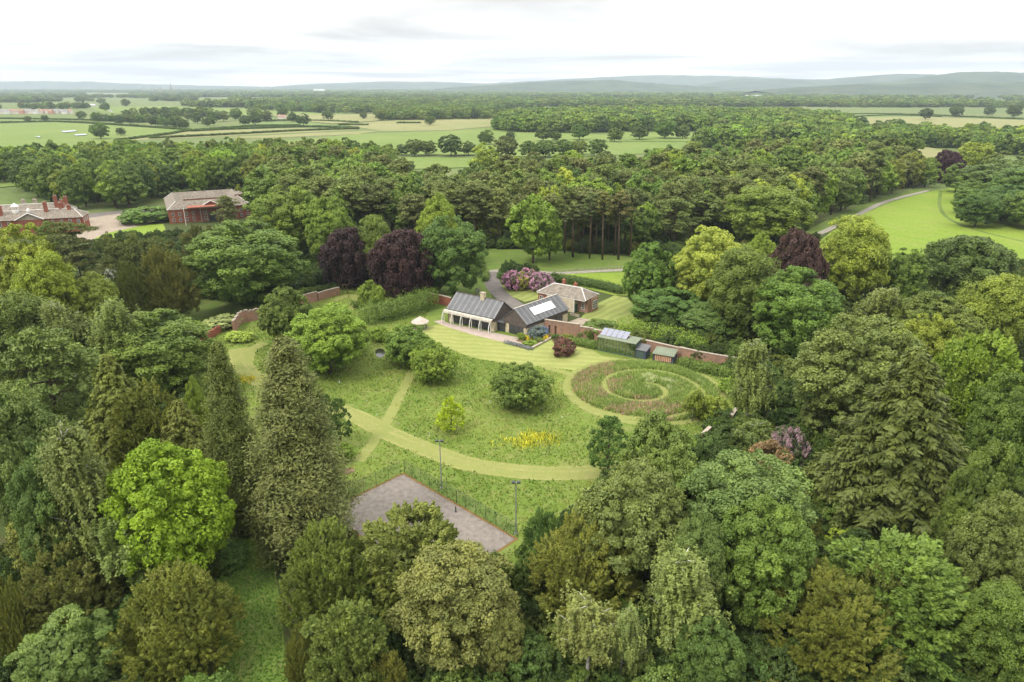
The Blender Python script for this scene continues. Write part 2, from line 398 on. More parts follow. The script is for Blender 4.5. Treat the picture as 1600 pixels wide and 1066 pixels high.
# near kinds
for i in range(4): broad('broad%d' % i, 11 + i, h=18, R=7.2, n1=62 + 6 * i, lump=((.20, .34), (.24, .38), (.17, .30), (.22, .33))[i], base=(.1, .14, .08, .12)[i], irregular=(.10, .14, .11, .08)[i], shape=(1, .86, .95, .78)[i])
broad('dense0', 31, h=12, R=5.2, base=.03, n1=70, n2=11, n3=40, lump=(.14, .22), irregular=.04, L=.40, W=.30, squash=1)
broad('apple0', 35, h=7, R=4.6, base=.10, n1=62, n2=10, n3=40, lump=(.16, .30), irregular=.14, L=.34, W=.2)
broad('apple1', 36, h=7, R=4.6, base=.08, n1=56, n2=10, n3=40, lump=(.18, .32), irregular=.16, L=.34, W=.2)
broad('weep0', 41, h=18, R=7.2, base=.04, n1=84, n2=11, n3=56, lump=(.14, .24), droop=1.7, L=.55, W=.22, squash=.9, irregular=.09)
broad('ash0', 45, h=14, R=6, base=.06, n1=50, n2=12, n3=56, lump=(.16, .30), L=.55, W=.17, irregular=.2, squash=.7)
broad('shrub0', 51, h=4, R=3.2, base=.0, n1=40, n2=8, n3=30, lump=(.2, .34), L=.34, W=.24, irregular=.12)
broad('shrub1', 52, h=4, R=3.2, base=.0, n1=34, n2=8, n3=30, lump=(.22, .38), L=.36, W=.22, irregular=.2)
broad('bloom0', 55, h=4, R=3.2, base=.0, n1=60, n2=8, n3=22, lump=(.14, .2), L=.36, W=.30, irregular=.1, mat='petal')
for i in range(3): yew('yew%d' % i, 61 + i, cone=(.22, .4, .1)[i], n1=(50, 44, 60)[i], spike=(1.0, 1.15, .9)[i])
yew('plume0', 66, h=14, R=6.5, n1=56, n2=14, n3=46, up=.45, L=.55, W=.27, spike=1.05, cone=.12, mat='leaf', fan=.55)
yew('gold0', 67, h=6, R=2.1, n1=40, n2=9, n3=32, up=.4, cone=.62, L=.42, W=.15, spike=.9)
yew('column0', 68, h=10, R=2.0, n1=56, n2=9, n3=32, up=1.3, cone=.35, L=.42, W=.14, spike=.9)
conifer('redwood0', 71, h=34, R=6.3, levels=50, per=12, n3=185, L=.44, W=.18, power=.62)
conifer('redwood1', 72, h=34, R=5.6, levels=46, per=11, n3=170, L=.44, W=.18, power=.6)
conifer('spruce0', 75, h=26, R=7.5, levels=48, per=15, n3=130, kind='spruce', L=.62, W=.24, power=.8)
for i in range(3): birch('birch%d' % i, 81 + i, lean=(.4, -.6, .2)[i], R=(4.2, 3.6, 4.4)[i])
pine('cedar0', 91, h=20, R=8, clumps=40, n2=8, n3=60, base=.18, flat=.2, plates=True, bark='bark', L=.5, W=.18)
pine('pine0', 95, clumps=34, flat=.7); pine('pine1', 96, R=4.2, clumps=30, flat=.7); pine('pine2', 97, R=5.2, base=.35, clumps=40, flat=.65); pine('oldpine0', 98, h=18, R=5.5, base=.3, clumps=44, bark='bark')
pine('tallpine0', 99, h=22, R=3.1, base=.56, clumps=20, flat=.7); pine('tallpine1', 100, h=22, R=2.8, base=.62, clumps=17, flat=.7)
conifer('midfir0', 101, h=22, R=5, levels=22, per=9, n3=40, kind='spruce', L=1.0, W=.4, power=.75)
# lighter kinds for the wood and the fields beyond
for i in range(4): broad('mid%d' % i, 111 + i, h=17, R=6.4, n1=34, n2=8, n3=46, lump=(.24, .40), L=.68, W=.5, base=.10, irregular=.14, shape=(1, .9, .8, .95)[i])
for i in range(3): pine('midpine%d' % i, 121 + i, h=17, R=5.2, clumps=26, n2=6, n3=34, L=.9, W=.30, base=.30, flat=.75)
for i in range(4): broad('far%d' % i, 131 + i, h=14, R=6.8, n1=20, n2=6, n3=14, lump=(.28, .44), L=1.7, W=1.3, base=.06, irregular=.16)

def tree_obj(key, name, x, y, h, w, tint, rot=None, label=None, cat='tree', group=None, rng=random.Random(5), trunk=True, bark=None):
    p = PROTO[key]; e = bpy.data.objects.new(name, None); COL.objects.link(e)
    e.location = (float(x), float(y), 0); e.rotation_euler = (0, 0, rng.uniform(0, 2 * pi) if rot is None else rot)
    e.scale = (w / p.w, w / p.w, h / p.h); e.empty_display_size = 1
    if label: e['label'] = label
    e['category'] = cat
    if group: e['group'] = group
    c = bpy.data.objects.new('crown', p.crown); COL.objects.link(c); c.parent = e; c['tint'] = [float(v) for v in tint]
    if trunk:
        t = bpy.data.objects.new('trunk', p.trunk); COL.objects.link(t); t.parent = e
    return e
# ------------------------------------------------------------------ ground materials
def grass_mat(name, c1, c2, c3, s1=.05, s2=.6, bump=.4, stripe=None, s3=6.0):
    m, nt = newmat(name); p = opos(nt)
    n1 = noise(nt, s1, 5, .6, p); n2 = noise(nt, s2, 5, .65, p, .3); n3 = noise(nt, s3, 3, .6, p)
    a = ramp(nt, n1.outputs[0], [(.32, c1), (.68, c2)])
    a = mixc(nt, ramp(nt, n2.outputs[0], [(.48, (0, 0, 0)), (.74, (1, 1, 1))]), a, c3)
    if stripe:                                           # mowing lines: grass laid over in alternate directions
        ang, wid, amt = stripe
        mp = N(nt, 'ShaderNodeVectorRotate', rotation_type='Z_AXIS'); mp.inputs['Angle'].default_value = ang; nt.links.new(p, mp.inputs['Vector'])
        sp = N(nt, 'ShaderNodeSeparateXYZ'); nt.links.new(mp.outputs[0], sp.inputs[0])
        wob = noise(nt, .08, 2, .5, p)
        ad = N(nt, 'ShaderNodeMath', operation='MULTIPLY_ADD'); nt.links.new(wob.outputs[0], ad.inputs[0]); ad.inputs[1].default_value = wid * 2.5; nt.links.new(sp.outputs[1], ad.inputs[2])
        ml = N(nt, 'ShaderNodeMath', operation='MULTIPLY'); nt.links.new(ad.outputs[0], ml.inputs[0]); ml.inputs[1].default_value = pi / wid
        sn = N(nt, 'ShaderNodeMath', operation='SINE'); nt.links.new(ml.outputs[0], sn.inputs[0])
        mr = N(nt, 'ShaderNodeMapRange'); nt.links.new(sn.outputs[0], mr.inputs[0]); mr.inputs[1].default_value = -.6; mr.inputs[2].default_value = .6; mr.inputs[3].default_value = 1 - amt; mr.inputs[4].default_value = 1 + amt
        a = mixc(nt, 1.0, a, mr.outputs[0], 'MULTIPLY')
    g = ramp(nt, n3.outputs[0], [(.25, (.72, .74, .7)), (.75, (1.22, 1.2, 1.15))])
    a = mixc(nt, 1.0, a, g, 'MULTIPLY')
    out(nt, principled(nt, a, .9, .12, 0, n3.outputs[0], bump, .12).outputs[0]); return m
grass_mat('meadow', (.095, .150, .026), (.145, .19, .038), (.18, .195, .065), .05, .35, .8)
grass_mat('rough_grass', (.075, .125, .022), (.115, .165, .034), (.14, .15, .05), .05, .3, .8)
grass_mat('lawn', (.195, .225, .065), (.235, .25, .082), (.26, .265, .10), .06, .5, .25, (radians(9), 1.5, .07))
grass_mat('lawn_side', (.155, .19, .055), (.19, .215, .062), (.20, .215, .075), .06, .5, .25, (radians(-52), 1.6, .10))
grass_mat('mown', (.165, .19, .052), (.195, .21, .066), (.225, .225, .088), .08, .5, .3)
grass_mat('cut_grass', (.185, .20, .06), (.22, .225, .078), (.25, .245, .10), .15, .8, .3)
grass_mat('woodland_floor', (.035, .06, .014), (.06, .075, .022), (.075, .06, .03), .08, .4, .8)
grass_mat('countryside', (.085, .125, .035), (.12, .15, .05), (.14, .14, .065), .0016, .012, .2, None, .2)
grass_mat('pasture', (.105, .16, .035), (.14, .185, .045), (.15, .18, .055), .008, .05, .2, None, .6)
grass_mat('pasture_bright', (.13, .20, .022), (.165, .225, .032), (.175, .21, .045), .012, .06, .2, (radians(62), 5., .025), .8)
grass_mat('hay', (.17, .18, .07), (.21, .20, .095), (.15, .17, .055), .006, .05, .2, (radians(20), 9., .05), .6)
grass_mat('green_crop', (.105, .155, .045), (.125, .17, .05), (.11, .15, .045), .006, .05, .2, (radians(-35), 8., .05), .6)
simple('tarmac', (.14, .125, .112), .92, .2, var=.22, scale=.35, bump=.3)
simple('track', (.24, .22, .185), .95, .15, var=.3, scale=.6, bump=.3)
simple('court_surface', (.195, .172, .15), .95, .15, var=.28, scale=1.1, bump=.3)
simple('moss_edge', (.17, .085, .035), .95, .1, var=.5, scale=1.2, second=(.12, .10, .03))
simple('bare_soil', (.17, .11, .07), .95, .1, var=.5, scale=.7)
simple('paving', (.34, .275, .235), .85, .2, var=.2, scale=.8)
simple('gravel', (.27, .225, .175), .95, .1, var=.25, scale=.4)
simple('pond_water', (.02, .022, .015), .08, .5, var=.4, scale=.4)
simple('flood_water', (.28, .32, .33), .05, .5, var=.1, scale=.05)

def sheet(name, pts, z, mat, **props):
    """a level sheet cut to an outline; outline given in metres"""
    b = MB(); b.face([(p[0], p[1], z) for p in pts]); me = b.mesh(name, mat)
    if me.polygons[0].normal.z < 0: me.flip_normals()
    o = obj(name, me); o['kind'] = 'structure'
    for k, v in props.items(): o[k] = v
    return o
def pxs(*pts): return [G2(*p) for p in pts]
def smooth_line(pts, per=8):
    """Catmull-Rom curve through points"""
    P = [np.array(p, float) for p in pts]; P = [2 * P[0] - P[1]] + P + [2 * P[-1] - P[-2]]; o = []
    for i in range(1, len(P) - 2):
        for k in range(per):
            t = k / per; a, b, c, d = P[i - 1:i + 3]
            o.append(.5 * ((2 * b) + (-a + c) * t + (2 * a - 5 * b + 4 * c - d) * t * t + (-a + 3 * b - 3 * c + d) * t ** 3))
    o.append(P[-2]); return np.array(o)
def strip(name, line, w, z, mat, closed=False, **props):
    L = np.array(line); n = len(L); w = np.broadcast_to(np.asarray(w, float), (n,)) if not np.isscalar(w) else np.full(n, w)
    t = np.roll(L, -1, 0) - np.roll(L, 1, 0) if closed else np.gradient(L, axis=0)
    t = unit(t); nn = np.stack([-t[:, 1], t[:, 0]], 1)
    A = L + nn * w[:, None] / 2; B = L - nn * w[:, None] / 2; b = MB()
    for i in range(n if closed else n - 1):
        j = (i + 1) % n
        b.face([(*B[i], z), (*B[j], z), (*A[j], z), (*A[i], z)])
    o = b.build(name, mat); o['kind'] = 'structure'
    for k, v in props.items(): o[k] = v
    return o

# ------------------------------------------------------------------ the land
b = MB(); xs = [-15500, -6000, -2500, -900, -300, 0, 300, 900, 2500, 6000, 15500]; ys = [-550, -150, 60, 150, 300, 600, 1200, 2500, 5000, 9000, 15500]
for i in range(len(xs) - 1):
    for j in range(len(ys) - 1): b.face([(xs[i], ys[j], 0), (xs[i + 1], ys[j], 0), (xs[i + 1], ys[j + 1], 0), (xs[i], ys[j + 1], 0)])
obj('ground', b.mesh('ground', 'countryside'), kind='structure')
# woodland floor round the garden, then the garden meadow on it
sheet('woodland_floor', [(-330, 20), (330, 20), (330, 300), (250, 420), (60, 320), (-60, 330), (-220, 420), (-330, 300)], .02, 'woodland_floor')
GARDEN = pxs((455, 452), (560, 440), (690, 462), (860, 500), (1000, 545), (1110, 572), (1170, 605), (1150, 650), (1060, 730), (960, 770), (860, 850), (800, 930), (700, 900), (520, 830), (470, 800), (400, 730), (330, 640), (290, 585), (280, 545), (330, 520), (400, 490))
sheet('garden_meadow', GARDEN, .05, 'meadow')
sheet('woodland_glade', pxs((330, 835), (425, 850), (440, 960), (450, 1066), (450, 1120), (330, 1120), (345, 1000)), .05, 'rough_grass')
sheet('shaded_lawn', pxs((255, 505), (300, 470), (380, 470), (400, 485), (330, 510)), .06, 'rough_grass')
sheet('orchard_lawn', pxs((640, 500), (700, 440), (760, 430), (770, 470), (700, 490)), .06, 'rough_grass')
PATHS = {}
def path(name, pts, w, z, mat='mown', per=8):
    L = smooth_line([G2(*p) for p in pts], per)
    if mat == 'mown' and w > 4:
        t_ = unit(np.gradient(L, axis=0)); n_ = np.stack([-t_[:, 1], t_[:, 0]], 1)
        for k_, o_ in enumerate((-.43, .10, .43)): strip('mown_stripe', L + n_ * o_ * w, w * (.11, .14, .11)[k_], z + .004, 'cut_grass')
    PATHS[name + str(len(PATHS))] = (L, w); return strip(name, L, w, z, mat)
LAWN = pxs((655, 512), (690, 507), (760, 524), (832, 548), (868, 528), (905, 534), (940, 556), (1000, 566), (1010, 578), (960, 584), (905, 580), (850, 574), (800, 570), (740, 560), (700, 545), (668, 530))
sheet('lawn', LAWN, .07, 'lawn')
path('mown_path', ((372, 545), (378, 568), (400, 592), (440, 612), (500, 632), (555, 650), (600, 674), (660, 700), (730, 725), (800, 736), (860, 740), (920, 738), (980, 730)), 5.2, .075)
path('mown_path', ((414, 536), (392, 548), (386, 566)), 3.5, .0855)
path('mown_path', ((560, 722), (592, 680), (612, 645), (632, 605), (645, 580)), 2.5, .083)
path('mown_path', ((850, 574), (880, 582), (903, 590)), 2.2, .083)
path('mown_path', ((520, 470), (548, 462), (560, 474), (540, 486), (515, 490)), 3.0, .083)
# the spiral garden: a mown ring round spiral beds
SPC = G2(1005, 608); SPR = 18.8
def ring(c, r, a0=0, a1=2 * pi, n=48): return np.array([(c[0] + r * cos(a0 + (a1 - a0) * i / n) * 1.0, c[1] + r * sin(a0 + (a1 - a0) * i / n)) for i in range(n)])
RING = ring(SPC, SPR); strip('mown_path', RING, 2.1, .087, 'mown', True); PATHS['ring'] = (np.vstack([RING, RING[:1]]), 2.1)
sp_a = np.linspace(0.4 * pi, 0.4 * pi + 3.5 * pi, 90); sp_r = SPR * (1 - (sp_a - sp_a[0]) / (4.2 * pi))
SPIRAL = np.stack([SPC[0] + sp_r * np.cos(sp_a + pi * .5), SPC[1] + sp_r * np.sin(sp_a + pi * .5)], 1)
strip('mown_path', SPIRAL, 2.1, .091, 'mown'); PATHS['spiral'] = (SPIRAL, 2.1)
# side lawn by the lodge, drive, lane
sheet('side_lawn', pxs((905, 500), (925, 478), (960, 462), (1005, 470), (1000, 520), (940, 530), (890, 512)), .07, 'lawn_side')
sheet('front_lawn', pxs((778, 447), (800, 440), (870, 446), (870, 462), (820, 472), (800, 464)), .07, 'lawn_side')
sheet('paddock', pxs((862, 429), (988, 426), (985, 462), (960, 462), (905, 448), (865, 440)), .07, 'pasture_bright')
sheet('verge', pxs((748, 388), (860, 392), (1000, 403), (1060, 408), (1060, 430), (870, 428), (820, 420), (770, 424), (745, 425)), .065, 'rough_grass')
path('drive', ((767, 424), (768, 436), (773, 450), (785, 463), (806, 478), (815, 486)), 6.0, .09, 'tarmac')
path('lane', ((740, 428), (767, 424), (810, 423), (870, 427), (930, 424), (990, 421), (1060, 416), (1150, 404), (1240, 380), (1290, 361), (1340, 336), (1385, 315), (1450, 298)), 3.6, .095, 'track')
# right-hand park field and the lane verge
sheet('park_field', pxs((1270, 385), (1300, 362), (1345, 336), (1390, 317), (1450, 300), (1500, 292), (1560, 300), (1680, 345), (1700, 430), (1500, 400), (1440, 430), (1380, 450), (1290, 420)), .06, 'pasture_bright')
sheet('verge', pxs((1230, 378), (1290, 345), (1350, 318), (1430, 296), (1455, 297), (1390, 314), (1340, 334), (1288, 360), (1240, 384)), .064, 'rough_grass')
path('wheel_track', ((1470, 298), (1468, 320), (1480, 340), (1520, 358), (1600, 378)), 2.2, .075, 'rough_grass')
# hall forecourt
sheet('forecourt', pxs((120, 352), (140, 338), (240, 330), (246, 345), (190, 362), (150, 378), (120, 376)), .08, 'gravel')
sheet('forecourt_drive', pxs((128, 340), (140, 334), (200, 328), (246, 326), (246, 331), (180, 335), (132, 342)), .10, 'tarmac')
sheet('hall_lawn', pxs((146, 374), (165, 365), (225, 352), (255, 350), (260, 362), (200, 372), (155, 378)), .10, 'pasture_bright')
# far fields
FIELDS = [
 ('pasture', ((-60, 196), (90, 191), (230, 200), (300, 204), (170, 222), (60, 240), (-60, 262))),
 ('green_crop', ((-60, 183), (60, 186), (200, 192), (270, 196), (90, 190), (-60, 194))),
 ('hay', ((180, 216), (300, 205), (480, 200), (560, 203), (480, 207), (330, 214), (200, 220))),
 ('green_crop', ((300, 203), (400, 192), (480, 190), (545, 200), (470, 199), (380, 202))),
 ('hay', ((330, 216), (520, 207), (600, 204), (560, 210), (420, 216))),
 ('hay', ((540, 196), (620, 186), (770, 182), (768, 198), (700, 204), (600, 206))),
 ('pasture', ((430, 222), (560, 210), (700, 205), (770, 200), (870, 208), (1000, 214), (1130, 208), (1180, 214), (1100, 236), (900, 246), (740, 244), (560, 240), (450, 232))),
 ('pasture', ((560, 245), (740, 248), (740, 262), (620, 266), (560, 262))),
 ('pasture', ((-60, 265), (20, 258), (36, 262), (40, 290), (-60, 300))),
 ('hay', ((1270, 178), (1400, 181), (1520, 186), (1680, 190), (1680, 206), (1500, 206), (1360, 204), (1300, 190))),
 ('green_crop', ((1250, 177), (1330, 176), (1480, 183), (1300, 184))),
 ('pasture', ((1380, 206), (1500, 207), (1680, 208), (1680, 216), (1400, 214))),
 ('hay', ((1395, 232), (1450, 231), (1485, 238), (1480, 262), (1420, 266), (1396, 250))),
 ('pasture', ((140, 168), (260, 166), (360, 170), (480, 176), (560, 181), (400, 182), (240, 180), (160, 177))),
 ('hay', ((420, 178), (520, 180), (610, 178), (640, 186), (520, 194), (450, 188))),
 ('pasture', ((960, 205), (1050, 206), (1150, 212), (1100, 222), (980, 222))),
 ('green_crop', ((1080, 208), (1150, 205), (1180, 211), (1120, 217))),
 ('hay', ((600, 163), (700, 160), (760, 161), (700, 165), (620, 166))),
]
for i, (m, pts) in enumerate(FIELDS): sheet('field', pxs(*pts), .12 + .05 * i, m)
for pts in (((95, 206), (118, 204), (120, 206), (100, 208)), ((116, 211), (134, 210), (136, 212), (118, 213)), ((54, 214), (64, 214), (62, 216))): sheet('flood_pool', pxs(*pts), 1.05, 'flood_water')
# distant hills: ridges built as real relief
def hill(name, profile, D, back, mat='hillside', seed=1):
    """profile = (photo x, photo y of the skyline) at distance D; the slope runs down towards us and behind"""
    rng = np.random.default_rng(seed); xs = np.array([p[0] for p in profile]); yy = np.array([p[1] for p in profile])
    X = np.linspace(xs[0], xs[-1], 90); Y = np.interp(X, xs, yy) + rng.normal(0, .25, 90)
    V = []; rows = 7
    for k in range(rows):
        f = k / (rows - 1); d = D - back * (1 - f)
        for x, y in zip(X, Y):
            r = ray(x, y); hgt = max(2., H + r[2] / r[1] * D); px_ = r[0] / r[1] * D
            V.append((px_, d, -2 + (hgt + 2) * f ** 1.6))
    for x, y in zip(X, Y): r = ray(x, y); V.append((r[0] / r[1] * D, D + 600, -2))
    n = 90; F = [(k * n + i, k * n + i + 1, (k + 1) * n + i + 1, (k + 1) * n + i) for k in range(rows) for i in range(n - 1)]
    obj(name, raw_mesh(name, V, F, mat, smooth=True), kind='structure')
simple('hillside', (.055, .072, .04), .95, .1, var=.6, scale=.0035, second=(.026, .042, .026))
hill('hill', [(-400, 131), (0, 127.5), (60, 126.8), (140, 127.5), (200, 131), (330, 134), (420, 135.5)], 14800, 1500, seed=2)
hill('hill', [(300, 138), (400, 136.5), (500, 131), (590, 127.5), (680, 128), (760, 130.5), (830, 127), (930, 121), (1020, 117.5), (1140, 119), (1260, 124), (1500, 126)], 14200, 2000, seed=3)
hill('hill', [(680, 139), (720, 135.5), (780, 132), (830, 128.5), (900, 126), (960, 125), (1000, 128.5), (1060, 133), (1120, 136)], 8200, 1400, seed=4)
hill('hill', [(1060, 137), (1100, 131), (1150, 123.5), (1220, 124), (1280, 125), (1340, 120), (1400, 115.5), (1450, 116), (1520, 121), (1600, 123), (1900, 123)], 10500, 2500, seed=5)
hill('hill', [(1280, 139), (1340, 131), (1400, 126.5), (1450, 119), (1500, 112.5), (1560, 112), (1600, 113.5), (1700, 112), (1900, 118)], 7600, 2600, seed=6)
hill('hill', [(1180, 142), (1240, 137), (1320, 133), (1420, 131), (1520, 129), (1650, 128), (1900, 128)], 5600, 1500, seed=7)
# ------------------------------------------------------------------ trees and shrubs placed one by one
TINT = dict(dark=(.090, .145, .030), mid=(0.132, 0.194, 0.033), fresh=(0.185, 0.264, 0.034), lime=(.20, .32, .022), yellow=(.330, .390, .065), yg=(0.238, 0.289, 0.036),
            olive=(0.171, 0.191, 0.033), gold=(.160, .186, .028), brown=(.132, .150, .028), blue=(0.128, 0.178, 0.043), copper=(.050, .025, .026), birch=(0.182, 0.217, 0.054),
            grey=(0.162, 0.209, 0.050), pine=(.148, .172, .050), red=(.130, .160, .040), yewd=(0.106, 0.129, 0.025), white=(.55, .55, .45), pink=(.42, .16, .34))
KIND = dict(broad='broadleaf_tree', dense='ivy_clad_tree', apple='orchard_tree', weep='copper_beech_tree', ash='ash_tree', shrub='shrub', bloom='flowering_shrub', yew='yew_tree', plume='hornbeam_tree',
            gold='golden_conifer', column='columnar_yew', redwood='redwood_tree', spruce='spruce_tree', birch='birch_tree', cedar='cedar_tree', pine='pine_tree', oldpine='pine_tree', mid='broadleaf_tree', tallpine='pine_tree', midfir='fir_tree', midpine='pine_tree', far='broadleaf_tree')
TREES = []
rj = random.Random(77)
def T(key, x, y, w, h, tint, label, cat='tree', group=None, name=None, rot=None, mul=1.0, grow=None):
    """top of the tree seen at photo pixel (x, y), crown w photo pixels across, h metres tall"""
    if grow is None: grow = 1.0 if h <= 10 or key[:3] == 'red' else 1.1 if y > 700 else 1.42
    h = min(h * grow, 31.) if key[:3] != 'red' else h
    p = G(x, y, h); wm = w * depth(p) / FPX
    t = TINT[tint] if isinstance(tint, str) else tint
    if not isinstance(tint, str): t = (t[0] * 1.55, t[1] * 1.5, t[2] * 1.3)
    t = tuple(v * mul * rj.uniform(.93, 1.07) for v in t)
    nm = name or KIND[''.join(c for c in key if not c.isdigit())]
    # the pixel marks the upper outline; a broad crown shows its far shoulder there, so it stands a little nearer
    e = tree_obj(key, nm, p[0], p[1] - wm * .10, h, wm, t, rot, label, cat, group)
    TREES.append((p[0], p[1], wm / 2)); return e
# --- bottom left
T('broad3', 250, 683, 178, 17, 'lime', 'brilliant lime green rounded tree beside the tall dark redwood', mul=1.0)
T('redwood0', 447, 525, 158, 36, 'red', 'giant conical redwood, the tallest tree, in front of the meadow paths', 'redwood')
T('redwood1', 342, 535, 92, 33, 'yewd', 'slimmer dark redwood just left of the giant redwood', 'redwood')
T('broad2', 95, 752, 150, 15, 'olive', 'round olive green tree above the rust coloured yew at the left', mul=.95)
T('birch0', 199, 783, 112, 15, 'birch', 'weeping birch below the lime green tree', 'birch', mul=.9)
T('yew0', 92, 850, 155, 12, 'brown', 'rust coloured yew between the round olive tree and the blue green ash', 'yew')
T('ash0', 92, 958, 150, 11, 'blue', 'blue green feathery ash at the bottom left', 'ash tree', mul=1.25)
T('yew2', 264, 884, 186, 13, 'gold', 'wide golden brown yew left of the narrow green glade', 'yew', mul=.95)
T('yew1', 5, 900, 70, 12, 'olive', 'olive yew cut by the left edge near the bottom', 'yew')
T('broad1', 22, 604, 130, 20, 'blue', 'big blue green tree on the left edge above the round olive tree')
T('broad0', 60, 690, 110, 18, 'blue', 'blue green tree behind the tall birch at the left', mul=.9)
T('birch1', 112, 664, 95, 20, 'birch', 'tall grey green birch left of the lime green tree', 'birch', mul=.85)
T('oldpine0', 60, 510, 138, 20, 'grey', 'grey green puffy crowned pine near the left edge', 'pine', mul=.85)
T('broad0', 240, 487, 168, 18, 'mid', 'large deep green tree left of the tumbled garden wall', mul=.95, grow=1.15)
T('spruce0', 172, 552, 112, 17, 'olive', 'layered olive conifer above the amber yew', 'conifer', mul=.95)
T('yew1', 222, 600, 130, 15, (.104, .108, .022), 'amber yew in a hollow among green trees at the left', 'yew')
T('spruce0', 282, 622, 105, 14, 'olive', 'drooping grey olive conifer just left of the dark redwood', 'conifer', mul=.8)
T('broad3', 300, 590, 38, 12, 'fresh', 'small fresh green tree peeping over the drooping olive conifer')
T('birch2', 95, 470, 74, 18, 'birch', 'pale olive birch with white limbs at the left', 'birch', mul=.95)
T('birch0', 165, 468, 78, 18, 'birch', 'pale birch right of its twin at the left', 'birch', mul=1.0)
T('broad1', 32, 455, 125, 18, 'mid', 'vivid deep green tree at the left edge under the yellow green limes', mul=.8)
T('broad3', 142, 427, 76, 15, 'fresh', 'fresh green tree beside the white hawthorn')
T('broad2', 36, 350, 105, 24, 'yg', 'tall yellow green lime tree on the left edge in front of the hall')
T('broad1', 62, 396, 90, 20, 'yg', 'lower yellow green lime tree under the hall chimneys')
T('cedar0', 112, 346, 76, 22, 'pine', 'dark layered cedar in front of the end of the hall', 'cedar', mul=.9)
T('yew0', 216, 366, 110, 13, 'yewd', 'broad dark yew below the hall lawn', 'yew')
T('yew2', 256, 385, 92, 17, 'olive', 'tall olive brown yew behind the shaded lawn', 'yew', mul=.85)
T('yew1', 200, 410, 52, 15, 'yewd', 'dark yew right of the white hawthorn', 'yew')
T('bloom0', 171, 420, 34, 8, 'white', 'hawthorn covered in white blossom among dark yews', 'hawthorn', name='hawthorn_tree')
T('broad0', 378, 345, 172, 22, 'mid', 'very large round green tree behind the curved garden wall', grow=1.27)
T('yew1', 318, 352, 70, 14, 'yewd', 'dark yew in front of the red brick stables', 'yew')
T('mid1', 75, 345, 40, 12, 'mid', 'green bush against the hall gable', 'tree')
T('shrub0', 228, 322, 78, 8, 'mid', 'spreading bush in front of the left end of the stables', 'shrub')
T('column0', 288, 314, 19, 10, 'dark', 'clipped dark column of yew against the stable front', 'yew')
T('oldpine0', 351, 305, 36, 14, 'pine', 'thin ragged pine in front of the stable archway', 'pine')
T('gold0', 393, 276, 13, 9, 'yellow', 'small golden conifer behind the right end of the stables', 'conifer')
T('gold0', 372, 288, 14, 8, 'yellow', 'golden bush beside the stable roof', 'conifer')
T('broad0', 448, 290, 110, 22, 'fresh', 'tall bright crowned tree right of the stables', mul=.9)
T('broad2', 512, 308, 76, 20, 'fresh', 'light green tree above the left copper beech')
T('weep0', 540, 355, 84, 19, 'copper', 'smaller dark purple copper beech, left of the pair', 'copper beech', grow=1.15)
T('weep0', 627, 357, 104, 20, 'copper', 'large weeping copper beech, the right and fuller of the pair', 'copper beech', mul=1.1, grow=1.2)
T('broad1', 583, 338, 62, 18, 'mid', 'green tree growing between the two copper beeches')
T('broad0', 708, 336, 104, 20, 'dark', 'dense dark green tree at the mouth of the drive', mul=1.15)
T('broad3', 684, 303, 66, 21, 'yg', 'yellow green tree towering over the dark tree by the drive')
T('broad2', 640, 372, 30, 12, 'mid', 'green bough between copper beech and dark tree')
# --- garden
T('dense0', 444, 448, 80, 12, 'mid', 'dense rounded ivy clad tree by the curved wall', 'tree', mul=.95)
T('broad2', 508, 474, 118, 13, 'fresh', 'broad bright green tree spreading over the pond', mul=1.1)
T('apple0', 545, 500, 66, 10, 'mid', 'darker green tree fused to the right of the bright pond side tree')
T('shrub0', 579, 437, 40, 10, 'fresh', 'small round fruit tree in front of the copper beech', 'tree', name='orchard_tree')
T('apple0', 640, 511, 80, 10, 'mid', 'orchard tree below the round summerhouse', mul=1.05)
T('apple1', 676, 536, 74, 9.8, 'fresh', 'lighter orchard tree at the head of the narrow mown path', mul=.95)
T('apple1', 812, 568, 96, 10, 'mid', 'lone spreading orchard tree in the middle of the meadow', mul=1.05)
T('gold0', 704, 619, 44, 8, (.27, .345, .022), 'small yellow conical tree standing alone in the meadow', 'golden tree')
T('shrub1', 880, 528, 38, 4.8, (.105, .045, .042), 'crimson japanese maple on the lawn near the greenhouse', 'maple', name='maple_shrub')
T('shrub1', 592, 512, 30, 4, 'fresh', 'round pond side bush left of the orchard tree', 'shrub')
T('shrub0', 375, 517, 42, 2.6, 'yellow', 'low yellow flowering bush under the curved wall', 'shrub')
T('shrub0', 345, 492, 58, 3.6, (.20, .23, .11), 'cream flowering climber heaped over the tumbled wall', 'climber', name='flowering_climber')
T('shrub0', 312, 505, 42, 3.2, (.17, .20, .09), 'left end mound of the cream climber on the wall', 'climber', name='flowering_climber')
T('column0', 527, 622, 40, 11, 'dark', 'dark upright yew touching the right side of the giant redwood', 'yew', mul=1.15, grow=1.0)
T('column0', 508, 615, 34, 11, 'blue', 'blue grey upright yew half hidden by the giant redwood', 'yew', grow=1.0)
T('shrub0', 535, 690, 34, 4, 'fresh', 'small bright bush at the foot of the dark upright yew', 'shrub')
